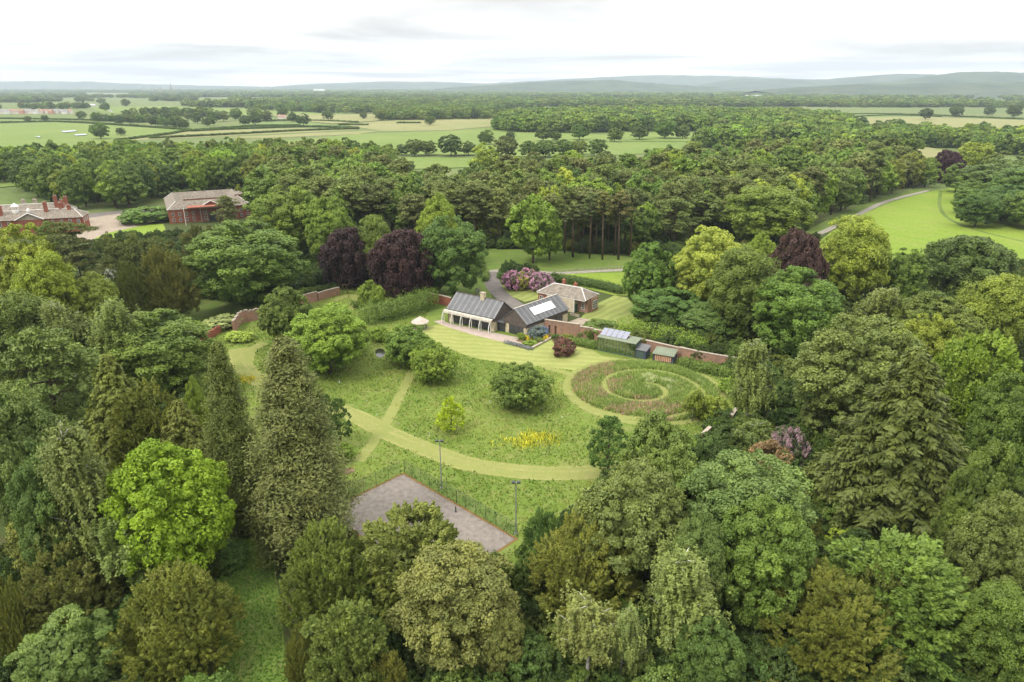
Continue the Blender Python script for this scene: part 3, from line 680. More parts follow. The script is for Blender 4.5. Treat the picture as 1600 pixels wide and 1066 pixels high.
# --- bottom middle
T('yew0', 504, 812, 148, 14, (.100, .122, .024), 'olive gold yew in front of the giant redwood', 'yew')
T('plume0', 540, 946, 140, 12, (.095, .118, .028), 'olive green feathery tree at the bottom, right of the glade')
T('yew2', 470, 975, 60, 10, 'olive', 'low olive yew edging the glade at the bottom', 'yew')
T('plume0', 645, 792, 190, 14, (.105, .14, .03), 'spiky topped green hornbeam overhanging the tennis court', 'hornbeam', mul=1.0)
T('broad1', 712, 858, 182, 14, (.108, .118, .034), 'dusty olive oak below the tennis court', 'oak')
T('broad3', 780, 950, 80, 10, (.108, .118, .034), 'lower limb tree of dusty olive at the bottom', 'oak')
T('plume0', 608, 1020, 60, 8, 'olive', 'small olive sapling on the bottom edge left of the oak', 'sapling')
T('yew0', 913, 800, 172, 14, (.104, .126, .022), 'golden olive yew right of the tennis court corner', 'yew')
T('yew2', 852, 795, 72, 10, 'dark', 'dark low yew behind the court corner', 'yew', mul=1.3)
T('birch2', 922, 932, 108, 13, 'birch', 'thin birch with bare silvery branches at the bottom', 'birch')
T('birch0', 976, 944, 62, 12, 'birch', 'slender birch right of the bare branched birch', 'birch')
T('birch1', 1076, 867, 104, 16, 'birch', 'tall pale birch in front of the dark sycamores', 'birch')
T('column0', 953, 650, 68, 13, 'dark', 'dark conical holly on the end of the curving mown path', 'holly', name='holly_tree', mul=1.2, grow=.95)
T('broad3', 1034, 645, 122, 16, 'grey', 'grey green sycamore nearest the spiral garden', 'sycamore', mul=1.0)
T('broad2', 990, 723, 180, 19, 'grey', 'broad sycamore with pale new leaves over the path end', 'sycamore', mul=.95)
T('broad0', 1165, 702, 195, 18, 'blue', 'bluish green wide sycamore below the purple rhododendron', 'sycamore', mul=1.15)
T('broad0', 1200, 778, 148, 18, 'mid', 'tall sycamore with rusty seed tips at the lower right', 'sycamore', mul=1.05)
T('broad3', 1095, 800, 100, 17, 'grey', 'green sycamore rising behind the tall pale birch', 'sycamore', mul=.9)
T('broad2', 1110, 960, 110, 11, 'dark', 'dark tree at the foot of the tall pale birch')
T('shrub1', 1030, 1035, 90, 6, 'grey', 'grey leaved bush at the bottom centre right', 'shrub')
# --- bottom right
T('yew2', 1306, 890, 195, 12, 'gold', 'golden yew at the bottom right', 'yew', mul=.9)
T('yew1', 1376, 876, 110, 12, 'brown', 'darker bronze yew against the right side of the golden yew', 'yew')
T('plume0', 1412, 842, 215, 14, 'mid', 'green hornbeam behind the two golden yews', 'hornbeam', mul=1.1)
T('spruce0', 1425, 545, 215, 27, (.060, .076, .017), 'great dark spruce, the largest conifer at the right', 'spruce', grow=1.22)
T('broad2', 1572, 772, 130, 18, 'grey', 'grey green tree on the right edge', mul=.85)
T('broad1', 1575, 915, 120, 13, 'mid', 'green tree in the bottom right corner', mul=.8)
T('ash0', 1545, 690, 120, 16, 'mid', 'open olive branched tree right of the great spruce', mul=.85)
T('bloom0', 1232, 664, 62, 9, (.19, .12, .15), 'mauve flowering rhododendron above the sycamores', 'rhododendron', name='rhododendron')
T('shrub0', 1206, 686, 66, 8, (.16, .105, .06), 'rust flowered rhododendron beside the mauve one', 'rhododendron', name='rhododendron')
T('shrub0', 1255, 735, 80, 4, 'yg', 'green undergrowth shrub between sycamore and great spruce', 'shrub')
T('bloom0', 1440, 838, 42, 4, (.20, .11, .24), 'violet rhododendron under the great spruce', 'rhododendron', name='rhododendron')
T('shrub1', 1490, 838, 60, 4, (.07, .06, .08), 'dark purple bush right of the violet rhododendron', 'shrub')
T('shrub1', 1330, 830, 70, 4, 'yg', 'yellow green bush at the foot of the great spruce', 'shrub')
# --- right side
T('broad2', 1345, 487, 188, 20, 'grey', 'large grey green whitebeam left of the great spruce', 'whitebeam', mul=1.0)
T('broad0', 1250, 418, 140, 18, 'mid', 'broad green tree below the right hand copper beech')
T('broad1', 1168, 385, 118, 20, 'mid', 'big round topped tree below the pale golden tree', mul=.95)
T('broad0', 1040, 450, 100, 13, 'dark', 'dark green tree over the long hedge', mul=1.2, grow=.88)
T('broad3', 1120, 470, 100, 13, 'dark', 'dark green tree leaning over the brick wall', mul=1.3, grow=.88)
T('dense0', 1016, 378, 78, 16, 'mid', 'smooth rounded tree left of the pale golden tree')
T('broad2', 1112, 353, 112, 20, 'yellow', 'pale golden leaved tree standing out above the garden', 'golden tree')
T('broad3', 1191, 364, 60, 17, 'yg', 'yellow green tree between golden tree and copper beech')
T('weep0', 1253, 360, 86, 20, (.055, .030, .028), 'red brown copper beech at the right beside the lane', 'copper beech')
T('broad1', 1336, 340, 108, 21, 'yg', 'tall lime green tree right of the copper beech')
T('weep0', 1512, 366, 135, 15, 'dark', 'dome shaped dark tree below the park field', mul=1.2)
T('broad0', 1416, 388, 66, 14, 'mid', 'mid green tree left of the dome shaped tree')
T('birch2', 1378, 447, 70, 15, 'birch', 'pale birch in front of the lime green tree', 'birch')
T('broad3', 1462, 455, 130, 15, 'mid', 'green tree under the dome shaped tree')
T('broad1', 1558, 430, 115, 17, 'yg', 'yellow green tree at the right edge under the dome tree', mul=.9)
T('broad0', 1452, 490, 90, 15, 'yg', 'yellow green tree behind the great spruce', mul=.95)
T('plume0', 1535, 520, 150, 18, 'fresh', 'bright green spreading tree at the right edge', mul=1.05)
T('broad2', 1585, 585, 110, 17, 'mid', 'dark green tree on the right edge below the bright spreading one', mul=.85)
T('birch1', 1182, 533, 62, 15, 'birch', 'weeping birch over the end of the brick wall', 'birch', mul=1.05)
T('shrub1', 1108, 618, 58, 5, 'yg', 'light green thicket right of the spiral garden', 'shrub', mul=.9)
T('birch0', 1086, 606, 34, 8, 'yg', 'light green sapling on the rim of the spiral garden', 'sapling', mul=.9)
T('shrub0', 1120, 658, 36, 4, 'lime', 'vivid green bush between two wall ends', 'shrub', mul=.9)
T('shrub1', 1180, 650, 70, 5, 'mid', 'dark bush under the weeping birch by the wall', 'shrub')
T('shrub1', 1150, 590, 50, 4, 'fresh', 'bush against the far end of the brick wall', 'shrub')
T('birch0', 1180, 660, 56, 8, 'grey', 'low grey willow below the weeping birch', 'willow', name='willow_tree')
# ------------------------------------------------------------------ woods, hedges and far country
def inside(P, poly):
    P = np.asarray(P); poly = np.asarray(poly); r = np.zeros(len(P), bool); j = len(poly) - 1
    for i in range(len(poly)):
        a, b_ = poly[i], poly[j]
        c = ((a[1] > P[:, 1]) != (b_[1] > P[:, 1])) & (P[:, 0] < (b_[0] - a[0]) * (P[:, 1] - a[1]) / (b_[1] - a[1] + 1e-12) + a[0]); r ^= c; j = i
    return r
def near_line(P, L, d):
    P = np.asarray(P); m = np.full(len(P), 1e9)
    for a, b_ in zip(L[:-1], L[1:]):
        ab = b_ - a; t = np.clip(((P - a) @ ab) / (ab @ ab + 1e-9), 0, 1); m = np.minimum(m, np.linalg.norm(P - a - t[:, None] * ab, axis=1))
    return m < d
def scatter(rng, poly, sp):
    """jittered grid inside a polygon, spacing sp"""
    poly = np.asarray(poly); lo, hi = poly.min(0), poly.max(0)
    gx, gy = np.meshgrid(np.arange(lo[0], hi[0], sp), np.arange(lo[1], hi[1], sp * .87)); gx = gx + (np.arange(gx.shape[0]) % 2)[:, None] * sp * .5
    P = np.stack([gx.ravel(), gy.ravel()], 1) + rng.uniform(-.36, .36, (gx.size, 2)) * sp
    return P[inside(P, poly)]
def in_view(P, margin=60, h=18):
    """keep what the photograph can show"""
    f = P[:, 1] * _c + (H - h) * _s; return (np.abs(FPX * P[:, 0] / f) < 800 + margin) & (P[:, 1] > 30)

def gn_stuff(name, pts, scl, rot, tint, keys, label=None, trunk=False, structure=None):
    """one 'stuff' object: points that carry instances of low detail crowns"""
    me = bpy.data.meshes.new(name); me.vertices.add(len(pts)); me.vertices.foreach_set('co', np.asarray(pts, np.float32).ravel())
    for nm, dt, arr in (('scl', 'FLOAT_VECTOR', scl), ('rotz', 'FLOAT_VECTOR', np.stack([0 * rot, 0 * rot, rot], 1)), ('tint', 'FLOAT_VECTOR', tint)):
        a = me.attributes.new(nm, dt, 'POINT'); a.data.foreach_set('vector', np.asarray(arr, np.float32).ravel())
    a = me.attributes.new('pick', 'INT', 'POINT'); a.data.foreach_set('value', np.random.default_rng(len(pts)).integers(0, len(keys), len(pts)).astype(np.int32))
    o = obj(name, me); o['kind'] = 'stuff'
    if label: o['label'] = label
    ng = bpy.data.node_groups.new(name, 'GeometryNodeTree'); ng.interface.new_socket('Geometry', in_out='INPUT', socket_type='NodeSocketGeometry'); ng.interface.new_socket('Geometry', in_out='OUTPUT', socket_type='NodeSocketGeometry')
    gi = ng.nodes.new('NodeGroupInput'); go = ng.nodes.new('NodeGroupOutput'); jn = ng.nodes.new('GeometryNodeJoinGeometry')
    def named(nm, t): n = ng.nodes.new('GeometryNodeInputNamedAttribute'); n.data_type = t; n.inputs[0].default_value = nm; return n.outputs[0]
    pk = named('pick', 'INT'); sv = named('scl', 'FLOAT_VECTOR'); rv = named('rotz', 'FLOAT_VECTOR')
    for i, k in enumerate(keys):
        src = bpy.data.objects.get('stock_' + k)
        if src is None:                                   # holder of the shared crown mesh; linked nowhere, so not in the scene
            src = bpy.data.objects.new('stock_' + k, PROTO[k].crown)
        oi = ng.nodes.new('GeometryNodeObjectInfo'); oi.inputs['Object'].default_value = src; oi.inputs['As Instance'].default_value = True
        ip = ng.nodes.new('GeometryNodeInstanceOnPoints'); cp = ng.nodes.new('FunctionNodeCompare'); cp.data_type = 'INT'; cp.operation = 'EQUAL'
        ng.links.new(pk, cp.inputs[2]); cp.inputs[3].default_value = i
        ng.links.new(gi.outputs[0], ip.inputs['Points']); ng.links.new(cp.outputs[0], ip.inputs['Selection']); ng.links.new(oi.outputs['Geometry'], ip.inputs['Instance'])
        ng.links.new(rv, ip.inputs['Rotation']); ng.links.new(sv, ip.inputs['Scale']); ng.links.new(ip.outputs[0], jn.inputs[0])
    ng.links.new(jn.outputs[0], go.inputs[0]); md = o.modifiers.new('scatter', 'NODES'); md.node_group = ng
    return o

rw = np.random.default_rng(404)
def tints(rng, n, names, wts):
    base = np.array([TINT[k] for k in names]); i = rng.choice(len(names), n, p=np.array(wts) / sum(wts)); return base[i] * rng.uniform(.85, 1.5, (n, 1)) * rng.uniform(.93, 1.07, (n, 3)), i
TALL = [(882, 396), (895, 402), (903, 393), (921, 404), (930, 397), (941, 406), (960, 399), (966, 406), (984, 400)]
for k_, (x_, y_) in enumerate(TALL):
    p_ = G(x_, y_); TREES.append((p_[0], p_[1], 4.)); tree_obj('tallpine%d' % (k_ % 2), 'pine_tree', p_[0], p_[1], rj.uniform(22, 30), rj.uniform(8, 11), tuple(v * rj.uniform(.85, 1.1) for v in TINT['pine']), None, 'tall bare trunked pine, %s from the left at the wood edge behind the lodge' % ['first', 'second', 'third', 'fourth', 'fifth', 'sixth', 'seventh', 'eighth', 'ninth'][k_], 'pine', 'bare trunked pines at the wood edge')
# --- the big mixed wood behind the house
WOOD = pxs((470, 395), (560, 380), (760, 384), (870, 396), (990, 401), (1060, 396), (1200, 384), (1280, 345), (1340, 322), (1420, 297), (1425, 276), (1380, 268), (1250, 266), (1150, 272), (1000, 290), (900, 300), (800, 306), (740, 318), (620, 325), (606, 285), (560, 266), (430, 262), (415, 290), (400, 330))
P = scatter(rw, WOOD, 13.5); P = P[in_view(P)]
hand = np.array([(x, y) for x, y, r in TREES]); hr = np.array([r for x, y, r in TREES])
d = np.linalg.norm(P[:, None] - hand[None], axis=2); P = P[(d > hr[None] * .8).all(1)]
P = P[np.argsort(P[:, 1] * 1.0)]
fx = 800 + FPX * P[:, 0] / (P[:, 1] * _c + 55 * _s)
# pines prevail in the middle, broadleaves on the left and at the far back
pr = np.clip(.62 - .6 * (fx < 430) - .5 * (P[:, 1] > 560) * (fx < 640) - .35 * (fx > 1150) * (P[:, 1] < 380), .08, .8)
ispine = rw.random(len(P)) < pr
# front rows are individuals: nearest first, along each bearing
ORDN = ['first', 'second', 'third', 'fourth', 'fifth', 'sixth', 'seventh', 'eighth', 'ninth', 'tenth', 'eleventh', 'twelfth', 'thirteenth', 'fourteenth', 'fifteenth', 'sixteenth', 'seventeenth', 'eighteenth', 'nineteenth', 'twentieth']
def rows(P, fx, step, nrow):
    ang = np.round(fx / step).astype(int); rank = np.zeros(len(P), int); seen = {}
    for i, a in enumerate(ang): seen[a] = seen.get(a, 0) + 1; rank[i] = seen[a]
    return rank, rank <= nrow
ROWN = ('front', 'second', 'third')
def place_rows(P, fx, rank, front, zones, kindf, group):
    count = {}
    for i in np.where(front)[0][np.argsort(fx[front])]:
        where = next(z for lim, z in zones if fx[i] < lim); key, name, cat, hh, w, t, word = kindf(i)
        k = (word, rank[i], where); count[k] = count.get(k, 0) + 1
        tree_obj(key, name, P[i][0], P[i][1], hh, w, t, None, '%s %s, %s from left, %s row, %s' % (word, cat, ORDN[count[k] - 1], ROWN[rank[i] - 1], where), cat, group)
rank, front = rows(P, fx, 22, 3)
def kf(i):
    y = P[i][1]; hh = rw.uniform(19, 31)
    if rw.random() < .09: return ('midfir0', 'fir_tree', 'fir', hh, hh * rw.uniform(.42, .55), np.array(TINT['dark']) * rw.uniform(.85, 1.15), 'dark pointed')
    if ispine[i]:
        return ('pine%d' % rw.integers(3) if y < 430 else 'midpine%d' % rw.integers(3), 'pine_tree', 'pine', hh, hh * rw.uniform(.52, .70), np.array(TINT['pine']) * rw.uniform(.85, 1.35) * np.array((1, rw.uniform(.95, 1.12), 1)), 'dark')
    c = rw.choice(['mid', 'fresh', 'yg', 'grey', 'olive'], p=[.4, .25, .15, .12, .08])
    return ('mid%d' % rw.integers(4), 'broadleaf_tree', 'tree', hh * .95, hh * rw.uniform(.5, .95), np.array(TINT[c]) * rw.uniform(1.0, 1.25), dict(mid='green', fresh='light green', yg='yellow green', grey='grey green', olive='olive')[c])
place_rows(P, fx, rank, front, ((560, 'wood right of the stables'), (760, 'wood behind the copper beeches'), (1000, 'wood edge behind the lodge'), (1210, 'wood above the golden tree'), (9999, 'wood end along the lane')), kf, 'trees of the wood behind the house')
def wood_stuff(name, P, hrange, keys, names, wts, asp=(.6, .85), label=None, lift=0.):
    n = len(P); hh = rw.uniform(*hrange, n); pr_ = PROTO[keys[0]]; w = hh * rw.uniform(*asp, n)
    t, _ = tints(rw, n, names, wts)
    z = np.zeros(n) if np.isscalar(lift) else lift
    return gn_stuff(name, np.column_stack([P, z]), np.column_stack([w / pr_.w, w / pr_.w, hh / pr_.h]), rw.uniform(0, 2 * pi, n), t, keys, label)
back = ~front
wood_stuff('pine_wood', P[back & ispine], (19, 31), ['midpine0', 'midpine1', 'midpine2'], ['pine', 'red', 'mid'], [.6, .15, .25], (.54, .72), 'deep mass of dark pines behind the house')
wood_stuff('mixed_wood', P[back & ~ispine], (18, 29), ['mid0', 'mid1', 'mid2', 'mid3'], ['mid', 'dark', 'fresh', 'grey', 'yg'], [.45, .12, .23, .1, .1], (.6, .85), 'deep mass of broadleaf trees among the pines')
# --- wood round the hall and stables
LEFTW = pxs((-70, 280), (20, 274), (60, 270), (200, 264), (330, 262), (430, 262), (425, 290), (402, 312), (392, 302), (250, 312), (232, 326), (140, 331), (100, 322), (62, 316), (45, 296), (20, 284), (-70, 292))
P = scatter(rw, LEFTW, 14); P = P[in_view(P)]; P = P[np.argsort(P[:, 1])]
fx = 800 + FPX * P[:, 0] / (P[:, 1] * _c + 55 * _s); rank, front = rows(P, fx, 26, 2)
def kf2(i):
    hh = rw.uniform(20, 28); c = rw.choice(['mid', 'dark', 'fresh', 'yg', 'grey'], p=[.4, .2, .2, .1, .1])
    return ('mid%d' % rw.integers(4), 'broadleaf_tree', 'tree', hh, hh * rw.uniform(.58, .85), np.array(TINT[c]) * rw.uniform(.85, 1.1), dict(mid='green', fresh='light green', yg='yellow green', grey='grey green', dark='dark green')[c])
place_rows(P, fx, rank, front, ((235, 'wood behind the hall'), (9999, 'wood behind the stables')), kf2, 'trees of the wood behind the hall and stables')
wood_stuff('mixed_wood', P[~front], (20, 27), ['mid0', 'mid1', 'mid2', 'mid3'], ['mid', 'dark', 'fresh', 'yg', 'grey'], [.45, .2, .15, .1, .1], (.6, .85), 'mass of trees behind the hall and stables')
# --- wood on the right of the park field
for x, y, w, h_, t_, l in ((1532, 330, 62, 18, 'dark', 'front dark tree at the left corner of the park edge clump'), (1572, 318, 80, 20, 'dark', 'front dark tree in the middle of the park edge clump'), (1612, 325, 80, 20, 'mid', 'front tree of the park edge clump cut by the right edge'), (1535, 295, 70, 20, 'mid', 'second rank tree on the left of the park edge clump'), (1585, 285, 80, 20, 'dark', 'second rank dark tree of the park edge clump')):
    T('broad%d' % (int(x) % 4), x, y - 30, w, h_, t_, l, mul=1.1, grow=1.0)
T('broad0', 1562, 250, 110, 24, 'dark', 'huge dark tree at the right edge of the park field', mul=1.25, grow=1.1)
T('broad1', 1600, 262, 100, 24, 'dark', 'second dark tree cut by the right edge above the park field', mul=1.2, grow=1.1)
T('broad2', 1524, 285, 60, 18, 'mid', 'rounded tree at the left foot of the huge dark tree by the park field', grow=1.0)
T('mid0', 1526, 222, 56, 20, 'yg', 'tall yellow green tree behind the far copper beech')
T('mid2', 1570, 236, 70, 20, 'mid', 'green tree behind the huge dark tree at the right edge', mul=.85)
T('weep0', 1484, 235, 46, 17, (.045, .02, .03), 'far copper beech at the end of the park lane', 'copper beech')
T('mid1', 1452, 246, 36, 15, 'fresh', 'light green tree left of the far copper beech')
T('mid3', 1424, 268, 52, 9, 'yg', 'yellow green low tree at the bend of the lane', mul=.9)
T('mid2', 1500, 255, 40, 14, 'mid', 'green tree below the far copper beech')
# --- parkland and field trees, each one standing alone or in a short row
def F(x, y, w, label, tint='mid', key=None, hfac=.85):
    """base at pixel (x, y); w = crown width in photo pixels"""
    p = G(x, y); wm = w * depth(p) / FPX; k = key or 'mid%d' % rj.randrange(4)
    t = tuple(v * rj.uniform(.75, .95) for v in TINT[tint])
    tree_obj(k, 'broadleaf_tree', p[0], p[1], wm * hfac, wm, t, None, label, 'tree', 'trees standing in the fields')
ft = [(44, 191, 11, 'field tree, leftmost of the far field trees'), (71, 190, 11, 'field tree second from the left in the far fields'), (128, 187, 15, 'field tree below the end of the row of houses'),
 (148, 186, 11, 'narrow field tree right of the one below the houses'), (174, 190, 9, 'small field tree left of the clump in the left fields'), (188, 195, 17, 'left half of the bushy clump in the left fields'), (204, 194, 18, 'right half of the bushy clump in the left fields'),
 (228, 190, 14, 'tree just right of the bushy clump'), (243, 190, 14, 'tall tree in the middle of the left fields'), (243, 197, 18, 'dark tree nearest the camera in the middle hedge clump'), (262, 194, 20, 'pale tree right of the dark middle tree'),
 (276, 200, 20, 'tree at the bend of the hedge in the left fields'), (288, 202, 18, 'tree right beside the one at the hedge bend'), (295, 188, 13, 'tree behind the hedge bend'), (309, 193, 18, 'tree right of the hedge bend clump'),
 (334, 191, 18, 'tree in the row left of the farm hedge'), (350, 190, 19, 'bushy tree in the row, left of the pair'), (368, 188, 17, 'tree in the row nearer the pale field'), (383, 196, 18, 'tree standing at the hay strip'), (399, 195, 22, 'wide tree next to the hay strip'),
 (417, 190, 20, 'light tree right of the wide tree by the hay strip'), (442, 184, 18, 'tree on the far edge of the pale fields'), (458, 191, 18, 'tree left of the pair by the dark hedge'), (474, 197, 22, 'dark tree where two hedges meet'), (513, 188, 18, 'lone round tree right of the hedge meeting'),
 (158, 217, 29, 'large dark oak standing alone in the left pasture'), (190, 212, 14, 'slim tree right of the large lone oak'), (165, 174, 16, 'tree beyond the left fields by a small barn'), (197, 167, 14, 'dark tree on the skyline fields at the left'),
 (568, 186, 12, 'tree at the left end of the shelter belt'), (672, 196, 17, 'round tree in front of the shelter belt'), (849, 221, 28, 'park tree left of the wood, largest of the row'), (868, 221, 18, 'lower park tree touching the largest one'),
 (905, 219, 28, 'park tree second in the row below the round wood'), (960, 222, 25, 'isolated park tree, third in the row'), (999, 219, 27, 'park tree, fourth in the row, with a side limb'), (1038, 217, 34, 'park tree, fifth in the row, broad'), (1066, 217, 24, 'park tree at the right end of the row'),
 (1446, 187, 20, 'lone tree on the right hay field skyline'), (1493, 183, 20, 'tree on the far hedge of the right hay field'), (1534, 204, 16, 'lone slim tree in the right hay field'), (1572, 203, 9, 'tiny round bush in the right hay field'), (1583, 184, 22, 'tree at the far right of the hay field'),
 (1340, 204, 25, 'tree beside the barn at the right'), (1399, 206, 23, 'round tree right of the barn'), (1366, 210, 20, 'lighter tree under the barn'), (1545, 181, 16, 'tree on the far hedge near the right edge')]
for x, y, w, l in ft: F(x, y, w, l, rj.choice(['mid', 'dark', 'dark', 'grey']))
hd = [(628, 243, 20, 'dark', 'leftmost tree of the hedge row across the pasture'), (648, 244, 30, 'mid', 'tree second from the left in the pasture hedge row'), (670, 243, 26, 'mid', 'third tree of the pasture hedge row'), (705, 244, 38, 'dark', 'largest tree of the pasture hedge row'), (732, 243, 26, 'grey', 'grey green tree right of the largest hedge row tree'),
 (760, 226, 26, 'mid', 'dark topped tree behind the pasture hedge row'), (798, 219, 15, 'dark', 'small round tree out in the pasture'), (790, 248, 40, 'grey', 'wide pale tree in the middle of the hedge row'), (826, 248, 32, 'mid', 'tree in the hedge row below the park trees'), (852, 246, 30, 'mid', 'hedge row tree beneath the largest park tree'), (880, 246, 32, 'mid', 'hedge row tree beneath the second park tree'), (905, 242, 26, 'fresh', 'light green hedge row tree towards the right'), (933, 244, 30, 'grey', 'last tree of the pasture hedge row'),
 (640, 268, 16, 'dark', 'small dark bush at the back edge of the pine wood')]
for x, y, w, t, l in hd: F(x, y, w, l, t)
T('mid2', 757, 222, 46, 20, 'yg', 'pointed yellow green tree at the back of the pine wood', mul=1.1)
T('mid1', 808, 245, 40, 17, 'yg', 'pale round tree at the back of the pine wood', mul=1.05)
T('mid0', 893, 235, 26, 16, 'yellow', 'small golden tree at the back of the pine wood')
T('mid3', 918, 277, 50, 19, 'lime', 'bright lime tree rising from the middle of the pines', mul=.8)
T('mid1', 834, 304, 76, 20, 'fresh', 'broad fresh green tree in the front of the pines')
T('mid2', 860, 328, 46, 15, 'fresh', 'rounded light tree below the broad fresh green tree')
T('broad1', 1200, 292, 130, 19, 'fresh', 'spreading light green tree at the foot of the pine wood', mul=.85)
T('mid0', 960, 285, 34, 17, 'fresh', 'light green tree right of the bright lime tree')
# --- shelter belts and distant woods, masses one cannot count
ROUND = pxs((770, 205), (850, 208), (1000, 207), (1080, 205), (1220, 214), (1330, 212), (1330, 200), (1280, 188), (1180, 184), (1000, 180), (900, 182), (790, 190))
wood_stuff('distant_wood', scatter(rw, ROUND, 17), (18, 26), ['far0', 'far1', 'far2', 'far3'], ['mid', 'dark', 'fresh', 'grey'], [.5, .25, .15, .1], (.85, 1.1), 'round wood across the park')
BELT = pxs((590, 189), (770, 186), (775, 178), (700, 176), (590, 181))
wood_stuff('distant_wood', scatter(rw, BELT, 18), (16, 23), ['far0', 'far1', 'far2', 'far3'], ['mid', 'dark', 'grey'], [.5, .35, .15], (.8, 1.1), 'shelter belt left of the round wood')
R2 = pxs((1090, 232), (1250, 234), (1400, 250), (1400, 232), (1330, 216), (1220, 216), (1120, 220))
wood_stuff('distant_wood', scatter(rw, R2, 15), (18, 26), ['far0', 'far1', 'far2', 'far3'], ['mid', 'dark', 'fresh', 'grey'], [.5, .2, .2, .1], (.8, 1.1), 'wood running back from the pines')
R3 = pxs((1370, 228), (1480, 232), (1540, 240), (1700, 250), (1700, 224), (1500, 217), (1380, 215))
wood_stuff('distant_wood', scatter(rw, R3, 15), (15, 22), ['far0', 'far1', 'far2', 'far3'], ['mid', 'dark', 'fresh', 'yg'], [.5, .25, .15, .1], (.8, 1.1), 'hedge wood below the right hay field')
def fbm(P, s, seed):
    r = np.random.default_rng(seed); o = np.zeros(len(P))
    for k in range(5):
        a = r.uniform(0, 2 * pi, 4); f = s * 1.9 ** k; o += sum(np.sin((P[:, 0] * cos(t) + P[:, 1] * sin(t)) * f + r.uniform(0, 6)) for t in a) / 4 * .75 ** k
    return o
def far_band(y0, y1, n, hr_, asp, thr, seed, label, s=.004):
    d0, d1 = G2(800, y0)[1], G2(800, y1)[1]; r = np.random.default_rng(seed)
    d_ = d0 * (d1 / d0) ** r.random(n); x = d_ * r.uniform(-.86, .86, n); P = np.column_stack([x, d_])
    keep = fbm(P * np.array((.45, 1)), s, seed) > thr
    fields = np.zeros(n, bool)
    for m, pts in FIELDS: fields |= inside(P, pxs(*pts))
    P = P[keep & ~fields]
    wood_stuff('distant_wood', P, hr_, ['far0', 'far1', 'far2', 'far3'], ['mid', 'dark', 'grey', 'pine'], [.45, .35, .1, .1], asp, label)
far_band(212, 186, 3000, (12, 20), (.8, 1.2), .75, 51, 'scattered hedgerow trees in the middle distance', .012)
far_band(186, 168, 8000, (13, 22), (.9, 1.3), .45, 52, 'broken woodland beyond the fields', .006)
far_band(168, 152, 13000, (14, 24), (1.2, 2.0), .15, 53, 'continuous dark woodland towards the horizon', .003)
far_band(152, 143, 14000, (13, 24), (2.5, 4.5), -.1, 54, 'woodland fading into haze near the horizon', .0016)
far_band(143, 138.5, 9000, (15, 30), (6, 10), -.5, 55, 'hazy farthest woodland', .0008)
# right-hand slope of woodland up the hills
# --- hedges between the fields
def hedge_line(pts, h, w, name='field_hedge', label=None, sp=None):
    L = smooth_line([G2(*p) for p in pts], 6); seg = np.linalg.norm(np.diff(L, axis=0), axis=1); tot = seg.sum(); sp = sp or w * .38
    s = np.arange(0, tot, sp); cs = np.concatenate([[0], np.cumsum(seg)]); Q = np.column_stack([np.interp(s, cs, L[:, 0]), np.interp(s, cs, L[:, 1])]); n = len(Q)
    Q += rw.normal(0, w * .08, (n, 2)); pr_ = PROTO['far0']; hh = h * rw.uniform(.85, 1.2, n); ww = w * rw.uniform(.9, 1.3, n); t, _ = tints(rw, n, ['dark', 'mid'], [.7, .3])
    o = gn_stuff(name, np.column_stack([Q, np.zeros(n)]), np.column_stack([ww / pr_.w, ww / pr_.w, hh / pr_.h]), rw.uniform(0, 6, n), t, ['far0', 'far1', 'far2', 'far3'], label); return o
for pts, lb in ((((180, 221), (260, 211), (300, 205), (400, 198), (470, 197)), 'field hedge curving up to the hedge bend trees'), (((235, 217), (340, 212), (470, 205), (560, 202)), 'dark hedge between the two hay strips'), (((300, 206), (380, 202), (480, 199), (560, 201)), 'field hedge above the upper hay strip'),
              (((-20, 193), (90, 191), (200, 197), (300, 204)), 'long hedge across the left fields'), (((0, 186), (120, 188), (240, 192)), 'hedge behind the leftmost field trees'), (((380, 190), (480, 189), (560, 192)), 'hedge before the brown field'), (((530, 196), (575, 196)), 'short hedge piece in the pale field'), (((622, 193), (657, 193)), 'short clipped hedge left of the round field tree'),
              (((1300, 185), (1390, 181), (1470, 183)), 'hedge on top of the right hay field'), (((1280, 180), (1400, 179), (1600, 187)), 'far hedge of the right fields')):
    hedge_line(pts, 3.2, 4.5, label=lb)
# --- undergrowth beneath the garden's trees
FL = np.array([(-120, 40), (120, 40), (190, 150), (210, 330), (60, 318), (-60, 325), (-190, 330), (-190, 150)])
P = scatter(rw, FL, 3.6); P = P[in_view(P, 40, 0)]
bad = inside(P, GARDEN)
for nm in ('woodland_glade', 'shaded_lawn', 'orchard_lawn', 'side_lawn', 'front_lawn', 'paddock', 'verge', 'verge.001', 'park_field', 'forecourt', 'forecourt_drive', 'hall_lawn'):
    o = bpy.data.objects.get(nm)
    if o: bad |= inside(P, [(v.co.x, v.co.y) for v in o.data.vertices])
for k, (L, w) in PATHS.items(): bad |= near_line(P, L, w * .5 + 2.0)
HOUSEZ = pxs((640, 530), (700, 445), (850, 430), (1000, 440), (1000, 560), (850, 560)); bad |= inside(P, HOUSEZ)
HALLZ = pxs((-60, 300), (140, 300), (230, 280), (400, 285), (405, 350), (240, 365), (140, 385), (-60, 365)); bad |= inside(P, HALLZ)
P = P[~bad]; P = P[fbm(P, .06, 9) > -.6]
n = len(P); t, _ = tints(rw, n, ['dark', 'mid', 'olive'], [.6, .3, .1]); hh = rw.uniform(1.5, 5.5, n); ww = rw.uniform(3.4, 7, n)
gn_stuff('undergrowth', np.column_stack([P, np.zeros(n)]), np.column_stack([ww / 6.6, ww / 6.6, hh / 4]), rw.uniform(0, 6, n), t * .56, ['shrub0', 'shrub1'], 'shady undergrowth of bushes beneath the trees')  # tint darkened: deep shade between the crowns put into the leaf colour
